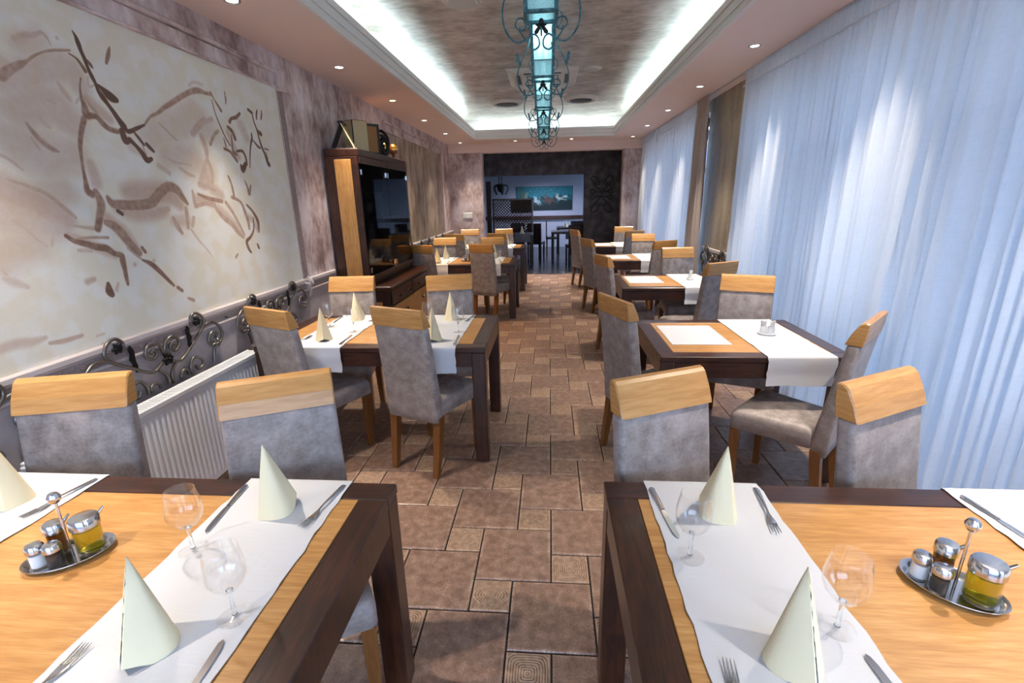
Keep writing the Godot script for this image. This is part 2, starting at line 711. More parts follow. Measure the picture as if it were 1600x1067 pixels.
func border_material() -> StandardMaterial3D:
	var w := 128
	var h := 512
	var hgt := PackedByteArray()
	hgt.resize(w * h)
	hgt.fill(60)
	for k in 16:
		var cy := 16.0 + k * 32.0
		for s in 20:
			var t := s / 19.0
			blob(hgt, w, h, 40.0 + t * 48.0, clampf(cy - 12.0 + 24.0 * t, 0, h - 1), 8.0, 230)
			blob(hgt, w, h, 88.0 - t * 40.0, clampf(cy + 4.0 * sin(t * PI), 0, h - 1), 5.0, 180)
	for y in h:
		for x in w:
			if x < 12 or x > w - 13:
				hgt[y * w + x] = 210
	var n := noise_bytes(96, 0.04, w, h, 3)
	var im := colored(w, h, mixed(w, h, [n, hgt], [0.6, 0.4]), ramp([[0.0, Color(0.42, 0.34, 0.335)], [0.45, Color(0.58, 0.50, 0.49)], [0.75, Color(0.72, 0.655, 0.65)], [1.0, Color(0.79, 0.74, 0.735)]]))
	var m := mat(Color.WHITE, 0.5)
	m.albedo_texture = tex(im)
	relief(m, tex(grey_image(w, h, hgt)), 0.8)
	return m


func crackle_material() -> StandardMaterial3D:
	var n := 128
	var c := FastNoiseLite.new()
	c.seed = 7
	c.noise_type = FastNoiseLite.TYPE_CELLULAR
	c.frequency = 0.09
	c.cellular_return_type = FastNoiseLite.RETURN_DISTANCE2_SUB
	var im0 := c.get_seamless_image(n, n)
	im0.convert(Image.FORMAT_L8)
	var im := colored(n, n, im0.get_data(), ramp([[0.0, Color(0.62, 0.80, 0.83)], [0.25, Color(0.86, 0.96, 0.98)], [1.0, Color(0.97, 1.0, 1.0)]]))
	var m := tri_mat(tex(im), 0.09, 0.35)
	m.transparency = BaseMaterial3D.TRANSPARENCY_ALPHA
	m.albedo_color = Color(1, 1, 1, 0.5)
	m.backlight_enabled = true
	m.backlight = Color(0.9, 1.0, 1.0)
	relief(m, tex(im0), 0.15)
	return m


func weave(n: int) -> Image:
	var v := PackedByteArray()
	v.resize(n * n)
	var a := noise_bytes(97, 0.04, n, n, 2, FastNoiseLite.TYPE_SIMPLEX_SMOOTH, 16, n)
	var b := noise_bytes(98, 0.04, n, n, 2, FastNoiseLite.TYPE_SIMPLEX_SMOOTH, n, 16)
	for y in n:
		for x in n:
			var i := y * n + x
			var t := 0.5 + 0.25 * sin(x * TAU / 4.0) + 0.25 * sin(y * TAU / 4.0)
			v[i] = clampi(int(t * 120.0 + a[i] * 0.26 + b[i] * 0.26), 0, 255)
	return grey_image(n, n, v)


func sheer(wv: Image, c: Color, through: float) -> StandardMaterial3D:
	var n := 256
	var a := noise_bytes(99, 0.05, n, n, 3, FastNoiseLite.TYPE_SIMPLEX_SMOOTH, n, 24)
	var b := noise_bytes(100, 0.05, n, n, 3, FastNoiseLite.TYPE_SIMPLEX_SMOOTH, 24, n)
	var im := colored(n, n, mixed(n, n, [a, b, wv.get_data()], [0.35, 0.35, 0.3]), ramp([[0.0, c.darkened(0.04)], [0.5, c], [1.0, c.lightened(0.12)]]))
	var m := mat(Color.WHITE, 0.9)
	m.albedo_texture = tex(im)
	m.backlight_enabled = true
	m.backlight = Color(1, 1, 1) * through
	return m


# ---------------------------------------------------------------- room shell
const XL := -2.066   # mural wall
const XR := 1.93     # window wall, behind the curtains
const ZB := -10.26   # back wall with its wide opening
const ZF := 2.6      # wall behind the camera
const CH := 2.65     # lowered ceiling
const TB := 0.165    # half a floor tile


func room_shell():
	floor_tiles()
	# walls
	var g := Geo.new()
	span(g, Vector3(XL - 0.25, -0.12, ZB - 0.2), Vector3(XL, 3.2, ZF + 0.2), 0)
	struct("wall_mural_side", g.mesh(), M.plaster, "mottled mauve plaster wall that carries the horse mural", "wall")
	g = Geo.new()
	span(g, Vector3(XL - 0.012, 0, ZB), Vector3(XL + 0.006, 0.87, ZF), 0)
	var dado := part("dado", g.mesh(), M.dado, get_node("wall_mural_side"))
	dado.set_meta("label", "plain lavender grey lower wall")
	# window wall: sill, head and piers round three openings
	g = Geo.new()
	var x0 := XR
	var x1 := XR + 0.25
	span(g, Vector3(x0, -0.12, ZB - 0.2), Vector3(x1, 0.10, ZF + 0.2), 0)
	span(g, Vector3(x0, 2.52, ZB - 0.2), Vector3(x1, 3.2, ZF + 0.2), 0)
	for p in [[ZB - 0.2, -9.75], [-6.40, -5.0], [-0.3, 0.3], [2.0, ZF + 0.2]]:
		span(g, Vector3(x0, 0.10, p[0]), Vector3(x1, 2.52, p[1]), 0)
	struct("wall_window_side", g.mesh(), M.pier, "ochre plaster wall with tall windows behind the curtains", "wall")
	# wall behind the camera
	g = Geo.new()
	span(g, Vector3(XL - 0.25, -0.12, ZF), Vector3(x1, 0.30, ZF + 0.2), 0)
	span(g, Vector3(XL - 0.25, 2.50, ZF), Vector3(x1, 3.2, ZF + 0.2), 0)
	span(g, Vector3(XL - 0.25, 0.30, ZF), Vector3(-1.80, 2.50, ZF + 0.2), 0)
	span(g, Vector3(1.60, 0.30, ZF), Vector3(x1, 2.50, ZF + 0.2), 0)
	struct("wall_front", g.mesh(), M.plaster, "plaster wall with street windows at the entrance end", "wall")
	g = Geo.new()
	span(g, Vector3(-1.80, 0.30, ZF + 0.08), Vector3(1.60, 0.37, ZF + 0.14), 0.004)
	span(g, Vector3(-1.80, 2.43, ZF + 0.08), Vector3(1.60, 2.50, ZF + 0.14), 0.004)
	for k in 4:
		var wx := -1.80 + k * 3.40 / 3.0
		var wc := clampf(wx, -1.765, 1.565)
		span(g, Vector3(wc - 0.035, 0.37, ZF + 0.08), Vector3(wc + 0.035, 2.43, ZF + 0.14), 0.004)
	var fw := struct("window_4", g.mesh(), M.walnut_v, "wide street window at the entrance end of the room", "window")
	for k in 3:
		var wx := -1.80 + k * 3.40 / 3.0
		part("pane", span_mesh(Vector3(wx + 0.036, 0.371, ZF + 0.108), Vector3(wx + 3.40 / 3.0 - 0.036, 2.429, ZF + 0.112), 0), M.window_glass, fw)
	# back wall: two piers and the beam above the opening
	g = Geo.new()
	span(g, Vector3(XL, -0.12, ZB - 0.2), Vector3(-1.37, 2.48, ZB), 0)
	span(g, Vector3(1.47, -0.12, ZB - 0.2), Vector3(XR, 2.48, ZB), 0)
	struct("wall_back", g.mesh(), M.plaster, "mottled pink plaster piers either side of the wide opening", "wall")
	g = Geo.new()
	span(g, Vector3(XL, 2.48, ZB - 0.24), Vector3(XR, 3.2, ZB + 0.02), 0.004)
	struct("trim_beam", g.mesh(), M.soffit, "pink painted beam over the opening to the dark back room", "beam")
	# door casing round the opening
	g = Geo.new()
	for s in [[-1.37, -1.45, 1], [1.47, 1.55, -1]]:
		span(g, Vector3(s[0], 0, ZB), Vector3(s[1], 2.42, ZB + 0.025), 0.004)
		span(g, Vector3(s[0] + 0.01 * s[2], 2.36, ZB), Vector3(s[1] - 0.02 * s[2], 2.48, ZB + 0.045), 0.006)
	struct("trim_opening", g.mesh(), M.plaster, "flat pilaster strips framing the opening in the back wall", "trim")
	ceiling()


func floor_tiles():
	var g := Geo.new()
	span(g, Vector3(XL - 0.1, -0.15, ZB), Vector3(XR + 0.2, -0.009, ZF + 0.1), 0)
	var fl := struct("floor", g.mesh(), M.grout, "brown stone tile floor of large squares and small carved squares", "floor")
	var rng := RandomNumberGenerator.new()
	rng.seed = 5
	var meshes := {}
	var many := {}
	var list := []
	for i in range(-70, 90):
		for j in range(-70, 70):
			# pinwheel lattice: large square at (a, b), small square at its lower outer corner
			var a := -2 + i * 1 + j * 2
			var b := 0 - i * 2 + j * 1
			for kind in 2:
				var u := a if kind == 0 else a + 2
				var w := 2 if kind == 0 else 1
				var xa := (u + 0.0673) * TB
				var za := -(b + 9.9468) * TB
				var r := [maxf(xa, XL + 0.002), minf(xa + w * TB, XR + 0.1), maxf(za - w * TB, ZB + 0.002), minf(za, ZF - 0.002)]
				if r[1] - r[0] < 0.03 or r[3] - r[2] < 0.03:
					continue
				list.append([kind, r, xa, za, w])
	list.sort_custom(func(p, q): return p[1][3] > q[1][3] if absf(p[1][3] - q[1][3]) > 0.001 else p[1][0] < q[1][0])
	var count := [0, 0]
	for e in list:
		var kind: int = e[0]
		var r: Array = e[1]
		var gap := 0.0035
		var cx: float = (r[0] + r[1]) * 0.5
		var cz: float = (r[2] + r[3]) * 0.5
		var sx: float = r[1] - r[0] - gap * 2
		var sz: float = r[3] - r[2] - gap * 2
		var key := "%d_%d_%d" % [kind, int(round(sx * 500)), int(round(sz * 500))]
		if not meshes.has(key):
			meshes[key] = tile_mesh(sx, sz)
		var pick := rng.randi_range(0, 2) if kind == 0 else rng.randi_range(0, 3)
		var turn := rng.randi_range(0, 3) if absf(sx - sz) < 0.001 else 0
		var lift := rng.randf_range(-0.0012, 0.0006)
		var in_view: bool = cz < -0.55 and count[kind] < 290
		if in_view:
			count[kind] += 1
			var o := part("floor_tile" if kind == 0 else "carved_tile", meshes[key], M["%s_%d" % ["tile" if kind == 0 else "accent", pick]], fl)
			o.position = Vector3(cx, lift, cz)
			o.rotation = Vector3(rng.randf_range(-0.0015, 0.0015), turn * PI * 0.5, rng.randf_range(-0.0015, 0.0015))
		else:
			if not many.has(kind):
				many[kind] = SurfaceTool.new()
				many[kind].begin(Mesh.PRIMITIVE_TRIANGLES)
			many[kind].append_from(meshes[key], 0, Transform3D(Basis(), Vector3(cx, lift, cz)))
	for kind in many:
		var o := part("floor_tiles" if kind == 0 else "carved_tiles", many[kind].commit(), M["tile_1" if kind == 0 else "accent_1"], fl)
		o.set_meta("kind", "stuff")


func tile_mesh(sx: float, sz: float) -> ArrayMesh:
	# slab with a softly rounded rim, its own 0..1 layout on top
	var g := Geo.new()
	var hx := sx * 0.5
	var hz := sz * 0.5
	var lv := [[0.0, -0.012], [0.0, -0.0045], [0.0025, -0.0012], [0.006, 0.0]]
	var ring := func(ins: float, y: float):
		return [Vector3(-hx + ins, y, hz - ins), Vector3(hx - ins, y, hz - ins), Vector3(hx - ins, y, -hz + ins), Vector3(-hx + ins, y, -hz + ins)]
	var uvf := func(p: Vector3):
		return Vector2(p.x / sx + 0.5, p.z / sz + 0.5)
	for k in 3:
		var a = ring.call(lv[k][0], lv[k][1])
		var b = ring.call(lv[k + 1][0], lv[k + 1][1])
		for j in 4:
			var n := (j + 1) % 4
			g.quad(a[j], a[n], b[n], b[j], -1, uvf.call(a[j]), uvf.call(a[n]), uvf.call(b[n]), uvf.call(b[j]))
	var t = ring.call(lv[3][0], lv[3][1])
	g.quad(t[0], t[1], t[2], t[3], -1, uvf.call(t[0]), uvf.call(t[1]), uvf.call(t[2]), uvf.call(t[3]))
	return g.mesh()


const CXL := -1.385
const CXR := 1.18
const CZB := -9.5
const CZF := 1.9
const LIP := 2.81
const TRAY := 3.0


func ceiling():
	var g := Geo.new()
	# lowered soffit round the raised tray, hollow above for the hidden strip lights
	span(g, Vector3(XL, CH, ZB), Vector3(CXL - 0.034, CH + 0.05, ZF), 0)
	span(g, Vector3(CXR + 0.034, CH, ZB), Vector3(XR, CH + 0.05, ZF), 0)
	span(g, Vector3(CXL - 0.034, CH, ZB), Vector3(CXR + 0.034, CH + 0.05, CZB - 0.034), 0)
	span(g, Vector3(CXL - 0.034, CH, CZF + 0.034), Vector3(CXR + 0.034, CH + 0.05, ZF), 0)
	var c := struct("ceiling", g.mesh(), M.soffit, "lowered pinkish plaster ceiling border with recessed spotlights", "ceiling")
	g = Geo.new()
	span(g, Vector3(XL, TRAY, ZB), Vector3(XR, TRAY + 0.2, ZF), 0)
	var t := part("raised_ceiling", g.mesh(), M.tray, c)
	t.set_meta("label", "raised silvery brushed plaster ceiling panel")
	g = Geo.new()
	var ox := 0.34
	span(g, Vector3(CXL - ox - 0.05, CH + 0.05, CZB - 0.3), Vector3(CXL - ox, TRAY, CZF + 0.3), 0)
	span(g, Vector3(CXR + ox, CH + 0.05, CZB - 0.3), Vector3(CXR + ox + 0.05, TRAY, CZF + 0.3), 0)
	span(g, Vector3(CXL - ox, CH + 0.05, CZB - 0.3), Vector3(CXR + ox, TRAY, CZB - 0.25), 0)
	span(g, Vector3(CXL - ox, CH + 0.05, CZF + 0.25), Vector3(CXR + ox, TRAY, CZF + 0.3), 0)
	var s := part("recess_side", g.mesh(), M.moulding, c)
	s.set_meta("label", "pale recess wall lit by hidden strip light")
	# stepped moulding round the opening
	g = Geo.new()
	for lv in [[0.0, CH - 0.004, CH + 0.042, 0.035], [0.005, CH + 0.042, CH + 0.050, 0.03], [0.0, CH + 0.050, CH + 0.108, 0.035], [0.005, CH + 0.108, CH + 0.114, 0.03], [-0.006, CH + 0.114, LIP, 0.04]]:
		var i: float = lv[0]
		var w: float = lv[3]
		span(g, Vector3(CXL - i, lv[1], CZB - i), Vector3(CXL - i - w, lv[2], CZF + i), 0.003)
		span(g, Vector3(CXR + i, lv[1], CZB - i), Vector3(CXR + i + w, lv[2], CZF + i), 0.003)
		span(g, Vector3(CXL - i - w, lv[1], CZB - i), Vector3(CXR + i + w, lv[2], CZB - i - w), 0.003)
		span(g, Vector3(CXL - i - w, lv[1], CZF + i), Vector3(CXR + i + w, lv[2], CZF + i + w), 0.003)
	struct("trim_cornice", g.mesh(), M.moulding, "stepped pale cornice round the raised ceiling panel", "cornice")
	# hidden strip lights: a glowing strip with an area light of its size just above it
	var zc := (CZB + CZF) * 0.5
	var xc := (CXL + CXR) * 0.5
	var long_z := CZF - CZB
	var long_x := CXR - CXL
	var y := CH + 0.079
	for e in [[Vector3(CXL - 0.17, y, zc), 0.0, long_z, "mural side"], [Vector3(CXR + 0.17, y, zc), 0.0, long_z, "curtain side"], [Vector3(xc, y, CZB - 0.13), PI * 0.5, long_x, "back end"], [Vector3(xc, y, CZF + 0.13), PI * 0.5, long_x, "entrance end"]]:
		var o := thing("strip_light", "hidden white strip light in the ceiling recess along its %s" % e[3], "light", e[0], e[1], "ceiling recess strip lights")
		part("light_strip", box_mesh(Vector3(0.05, 0.012, e[2]), 0.002), M.led, o)
		part("channel", box_mesh(Vector3(0.07, 0.02, e[2]), 0.002, Vector3(0, -0.016, 0)), M.plastic, o)
		var l := AreaLight3D.new()
		l.name = "strip_glow"
		l.area_size = Vector2(0.05, e[2])
		l.light_color = Color(0.84, 0.97, 1.0)
		l.light_energy = COVE_E * e[2] * 0.5
		l.area_normalize_energy = true
		l.shadow_enabled = true
		l.area_range = 14.0
		o.add_child(l)
		l.position = Vector3(0, 0.012, 0)
		l.rotation = Vector3(PI * 0.5, 0, 0)


func ceiling_fittings():
	# recessed spotlights
	var g := Geo.new()
	g.lathe([Vector2(0.032, 0.012), Vector2(0.032, -0.002), Vector2(0.043, -0.006), Vector2(0.046, -0.002), Vector2(0.046, 0.004)], 24)
	var ring := g.mesh()
	g = Geo.new()
	g.lathe([Vector2(0.0, -0.003), Vector2(0.031, -0.003), Vector2(0.031, 0.004), Vector2(0.0, 0.004)].duplicate(), 20)
	var lens := g.mesh()
	var spots := []
	var lz := [1.28, -0.12, -1.52, -2.93, -4.33, -5.74, -7.15, -8.57, -9.95]
	for i in lz.size():
		spots.append([-1.755, lz[i], "over the mural wall, number %s from the beam" % ["nine", "eight", "seven", "six", "five", "four", "three", "two", "one"][i], i == 5])
	var rz := [1.30, -0.08, -1.47, -2.86, -4.25, -5.63, -7.02, -8.40, -9.79]
	for i in rz.size():
		spots.append([1.565, rz[i], "over the curtains, number %s from the beam" % ["nine", "eight", "seven", "six", "five", "four", "three", "two", "one"][i], false])
	spots.append([-0.665, -9.92, "in front of the beam, beside the mural corner", false])
	spots.append([0.42, -9.86, "in front of the beam, beside the curtain corner", false])
	for s in spots:
		var o := thing("ceiling_spotlight", "round recessed ceiling spotlight %s" % s[2], "spotlight", Vector3(s[0], CH, s[1]), 0, "recessed ceiling spotlights")
		part("trim_ring", ring, M.chrome, o)
		part("lens", lens, M.bulb_warm if s[3] else M.bulb, o)
		var l := SpotLight3D.new()
		l.name = "spot_beam"
		l.light_color = WARM if s[3] else COOL
		l.light_energy = SPOT_E
		l.light_size = 0.03
		l.spot_range = 14.0
		l.spot_attenuation = 2.0
		l.spot_angle = 36.0
		l.spot_angle_attenuation = 1.0
		l.shadow_enabled = true
		o.add_child(l)
		l.position = Vector3(0, -0.012, 0)
		# the side rows are swivelled a little towards the tables
		var lean := 0.20 if s[0] < -1.5 else (-0.20 if s[0] > 1.5 else 0.0)
		var forth := 0.16 if s[1] < -9.5 else 0.0
		l.basis = Basis.looking_at(Vector3(lean, -1, forth), Vector3(0, 0, 1))
	air_unit()
	for e in [[-0.65, -8.0, "beside the mural side of the lanterns"], [0.47, -7.9, "beside the curtain side of the lanterns"]]:
		var o := thing("air_diffuser", "round black ceiling air diffuser with bright slots, %s" % e[2], "vent", Vector3(e[0], TRAY - 0.002, e[1]), 0, "round air diffusers")
		g = Geo.new()
		g.lathe([Vector2(0.20, -0.03), Vector2(0.205, -0.045), Vector2(0.255, -0.02), Vector2(0.26, 0.0)], 40)
		part("rim", g.mesh(), M.plastic, o)
		g = Geo.new()
		g.lathe([Vector2(0.0, -0.035), Vector2(0.13, -0.035), Vector2(0.15, -0.03), Vector2(0.201, -0.03)], 40)
		part("face", g.mesh(), M.black, o)
		g = Geo.new()
		for k in 22:
			var a := TAU * k / 22.0
			var p := Vector3(cos(a) * 0.18, -0.033, sin(a) * 0.18)
			g.tube([p, p - Vector3(0, 0.006, 0)], 0.011, 8)
		part("slot_ring", g.mesh(), M.white, o).set_meta("kind", "stuff")
	for e in [[0.50, -6.21, 0.10, "near the air conditioner"], [-0.66, -4.1, 0.14, "over the mural side aisle edge"], [-0.48, -4.05, 0.05, "beside the first lanterns"]]:
		var o := thing("ceiling_speaker", "flat round pale ceiling disc %s" % e[3], "speaker", Vector3(e[0], TRAY - 0.002, e[1]), 0, "round ceiling discs")
		g = Geo.new()
		g.lathe([Vector2(0.0, -0.02), Vector2(e[2] * 0.8, -0.02), Vector2(e[2] * 0.84, -0.014), Vector2(e[2], -0.012), Vector2(e[2] * 1.04, 0.0)], 32)
		part("cover", g.mesh(), M.plastic, o)
	lanterns()


func air_unit():
	var o := thing("air_conditioner", "square white ceiling air conditioner cassette behind the lanterns", "air conditioner", Vector3(-0.085, TRAY - 0.002, -6.5))
	var g := Geo.new()
	var s := 0.42
	var r0 := [Vector3(-s, 0, s), Vector3(s, 0, s), Vector3(s, 0, -s), Vector3(-s, 0, -s)]
	var r1 := []
	var r2 := []
	for p in r0:
		r1.append(p * 0.97 + Vector3(0, -0.02, 0))
		r2.append(p * 0.86 + Vector3(0, -0.035, 0))
	g.loft([r0, r1, r2], false, -1)
	g.fan(r2, Vector3(0, 0.2, 0))
	part("panel", g.mesh(), M.plastic, o)
	g = Geo.new()
	for k in 9:
		g.box(Vector3(0, -0.04, -0.16 + k * 0.04), Vector3(0.36, 0.008, 0.014), 0.001)
	part("intake_grille", g.mesh(), M.plastic, o)
	part("intake", box_mesh(Vector3(0.38, 0.006, 0.38), 0.001, Vector3(0, -0.035, 0)), M.black, o)
	for k in 4:
		var h := Node3D.new()
		var lv := part("louver", box_mesh(Vector3(0.44, 0.012, 0.05), 0.002, Vector3(0, -0.034, 0.29)), M.black, o)
		lv.rotation.y = k * PI * 0.5
		h.free()


# ---------------------------------------------------------------- hanging lanterns
func lanterns():
	var proto := lantern()
	var names := ["first of the hanging row, in front of the others", "second of the hanging row", "third of the hanging row", "fourth of the hanging row", "fifth of the hanging row, closest to the beam"]
	var at := [[-0.038, -2.45], [-0.045, -3.61], [-0.055, -4.73], [-0.066, -5.95], [-0.075, -7.02]]
	for i in 5:
		var p := Vector3(at[i][0], 2.343, at[i][1])
		var lb: String = "verdigris lantern with crackled glass, %s" % names[i]
		if i == 0:
			proto.position = p
			proto.set_meta("label", lb)
		else:
			copy(proto, p, 0, lb)
	copy(proto, Vector3(-0.12, 2.343, -12.0), 0, "verdigris iron lantern hanging in the dark back room beyond the beam")


func lantern() -> Node3D:
	# origin at the middle of the lower frame; rod reaches the raised ceiling
	var o := thing("lantern", "lantern", "lantern", Vector3.ZERO, 0, "hanging lanterns down the room")
	var hw := 0.075
	var h := 0.47
	var top := 0.06
	var g := Geo.new()
	# the body is a tall box that narrows a little downwards
	for s in [[-1, -1], [1, -1], [1, 1], [-1, 1]]:
		g = Geo.new()
		g.loft([ring4(Vector3(s[0] * (hw - 0.009), 0, s[1] * (hw - 0.009)), 0.009), ring4(Vector3(s[0] * (hw + 0.003), h, s[1] * (hw + 0.003)), 0.009)], true, -1)
		part("corner_post", g.mesh(), M.verdigris, o)
	for lv in [[0.0, hw, 0.016], [0.10, hw - 0.006, 0.006], [h, hw + 0.012, 0.014]]:
		g = Geo.new()
		for k in 4:
			var a := k * PI * 0.5
			var c: Vector3 = Vector3(sin(a), 0, cos(a)) * (lv[1] - 0.006) + Vector3(0, lv[0], 0)
			var sz: Vector3 = Vector3(lv[1] * 2, lv[2], 0.014) if k % 2 == 0 else Vector3(0.014, lv[2], lv[1] * 2)
			g.box(c, sz, 0.002)
		part("frame_rail", g.mesh(), M.verdigris, o)
	for k in 4:
		var p := part("glass_pane", box_mesh(Vector3(hw * 2 - 0.03, h - 0.02, 0.003), 0.0, Vector3(0, h * 0.5, hw - 0.008)), M.crackle, o)
		p.rotation.y = k * PI * 0.5
	# pyramid roof, rod and ceiling rose
	g = Geo.new()
	var w := hw + 0.014
	g.loft([[Vector3(-w, h, w), Vector3(w, h, w), Vector3(w, h, -w), Vector3(-w, h, -w)], [Vector3(-0.02, h + top, 0.02), Vector3(0.02, h + top, 0.02), Vector3(0.02, h + top, -0.02), Vector3(-0.02, h + top, -0.02)]], true, -1)
	part("roof", g.mesh(), M.verdigris, o)
	g = Geo.new()
	g.tube([Vector3(0, h + top, 0), Vector3(0, TRAY - 2.343, 0)], 0.007, 8)
	part("rod", g.mesh(), M.verdigris, o)
	g = Geo.new()
	g.lathe([Vector2(0.012, TRAY - 2.373), Vector2(0.05, TRAY - 2.353), Vector2(0.055, TRAY - 2.343)], 20)
	part("ceiling_rose", g.mesh(), M.verdigris, o)
	for s in [-1, 1]:
		g = Geo.new()
		g.tube([Vector3(s * 0.022, 0.12, 0), Vector3(s * 0.022, 0.40, 0)], 0.0075, 10)
		part("light_tube", g.mesh(), M.tube, o)
		g = Geo.new()
		g.tube([Vector3(s * 0.022, 0.03, 0), Vector3(s * 0.022, 0.12, 0)], 0.010, 10)
		part("tube_socket", g.mesh(), M.white, o)
	var l := OmniLight3D.new()
	l.name = "lantern_glow"
	l.light_color = Color(0.82, 0.98, 1.0)
	l.light_energy = 0.016
	l.light_size = 0.008
	l.omni_range = 12.0
	l.omni_attenuation = 2.0
	l.shadow_enabled = true
	o.add_child(l)
	l.position = Vector3(-0.022, 0.26, 0)
	# scrolls: a pair of large arms across the front and a pair along the room
	for turn in [0.0]:
		for s in [-1.0, 1.0]:
			g = Geo.new()
			g.tube(turned_curve([[0.078, 0.30], [0.10, 0.20], [0.14, 0.12], [0.172, 0.04], [0.165, -0.04], [0.12, -0.095], [0.07, -0.09], [0.035, -0.068], [0.012, -0.085], [0.010, -0.115], [0.032, -0.13], [0.05, -0.12], [0.046, -0.103]], s, turn), 0.0042, 7)
			part("scroll_arm", g.mesh(), M.verdigris, o)
			g = Geo.new()
			g.tube(turned_curve([[0.06, -0.012], [0.05, -0.05], [0.062, -0.095], [0.10, -0.05], [0.117, -0.03], [0.105, -0.005], [0.078, -0.008], [0.07, -0.04], [0.09, -0.052], [0.098, -0.038]], s, turn), 0.0035, 7)
			part("scroll_curl", g.mesh(), M.verdigris, o)
			g = Geo.new()
			g.tube(turned_curve([[0.084, 0.30], [0.12, 0.33], [0.125, 0.38], [0.095, 0.40], [0.085, 0.37], [0.10, 0.355]], s, turn), 0.0035, 7)
			part("scroll_curl", g.mesh(), M.verdigris, o)
			g = Geo.new()
			var ol := PackedVector2Array()
			for q in [[0.0, 0.0], [0.012, 0.02], [0.010, 0.03], [0.022, 0.045], [0.018, 0.055], [0.026, 0.075], [0.012, 0.09], [0.002, 0.07], [-0.006, 0.035]]:
				ol.append(Vector2(q[0] * s, q[1]))
			g.slab(ol, 0.006)
			var lf := part("leaf", g.mesh(), M.verdigris, o)
			lf.rotation.y = turn
			lf.position = Vector3(s * 0.158, 0.075, 0).rotated(Vector3.UP, turn)
	# leaf drop below each side of the frame
	for k in 2:
		g = Geo.new()
		g.slab(PackedVector2Array([Vector2(-0.008, 0), Vector2(0.008, 0), Vector2(0.012, -0.018), Vector2(0.026, -0.024), Vector2(0.016, -0.03), Vector2(0.032, -0.05), Vector2(0.026, -0.062), Vector2(0.014, -0.056), Vector2(0.0, -0.034), Vector2(-0.014, -0.056), Vector2(-0.026, -0.062), Vector2(-0.032, -0.05), Vector2(-0.016, -0.03), Vector2(-0.026, -0.024), Vector2(-0.012, -0.018)]), 0.007)
		var d := part("leaf_drop", g.mesh(), M.dark_iron, o, Vector3(0, -0.008, 0))
		d.rotation.y = k * PI * 0.5
	return o


func ring4(c: Vector3, r: float) -> Array:
	return [c + Vector3(-r, 0, r), c + Vector3(r, 0, r), c + Vector3(r, 0, -r), c + Vector3(-r, 0, -r)]


func turned_curve(p: Array, s: float, turn: float) -> Array:
	var v := []
	for q in p:
		v.append(Vector3(q[0] * s, q[1], 0).rotated(Vector3.UP, turn))
	return curve(v, 5)


# ---------------------------------------------------------------- mural wall
const MZ0 := -0.55    # mural ends along the room
const MZ1 := -3.81
const MY0 := 0.955
const MY1 := 2.40

var paint := PackedFloat32Array()
const PW := 1536
const PH := 681


func br(a: float, soft: float, p: Array):
	# one brush stroke: x, y, width in millimetres from the mural's upper corner
	var k := PW / ((MZ0 - MZ1) * 1000.0)
	var raw := []
	for i in range(0, p.size(), 3):
		raw.append(Vector3(p[i], p[i + 1], p[i + 2]))
	p = []
	for q in curve(raw, 4):
		p.append_array([q.x, q.y, maxf(q.z, 2.0)])
	for i in range(0, p.size(), 3):
		var last := i + 3 >= p.size()
		if last and i > 0:
			break
		var x0: float = p[i] * k
		var y0: float = p[i + 1] * k
		var r0: float = p[i + 2] * k * 0.5
		var j := i if last else i + 3
		var x1: float = p[j] * k
		var y1: float = p[j + 1] * k
		var r1: float = p[j + 2] * k * 0.5
		var n := int(Vector2(x1 - x0, y1 - y0).length() / maxf(1.0, minf(r0, r1) * 0.4)) + 1
		for s in n + 1:
			var t := float(s) / n
			var r := maxf(lerpf(r0, r1, t), 0.9) * (1.22 + soft * 0.8)
			var cx := lerpf(x0, x1, t)
			var cy := lerpf(y0, y1, t)
			var core := 1.0 - minf(soft, 0.95) * 0.9
			for y in range(maxi(0, int(cy - r)), mini(PH, int(cy + r) + 2)):
				for x in range(maxi(0, int(cx - r)), mini(PW, int(cx + r) + 2)):
					var d := sqrt((x - cx) * (x - cx) + (y - cy) * (y - cy)) / r
					if d < 1.0:
						var v := a
						if d > core:
							var f := (1.0 - d) / (1.0 - core)
							v = a * f * f * (3.0 - 2.0 * f)
						var q := y * PW + x
						if v > paint[q]:
							paint[q] = v


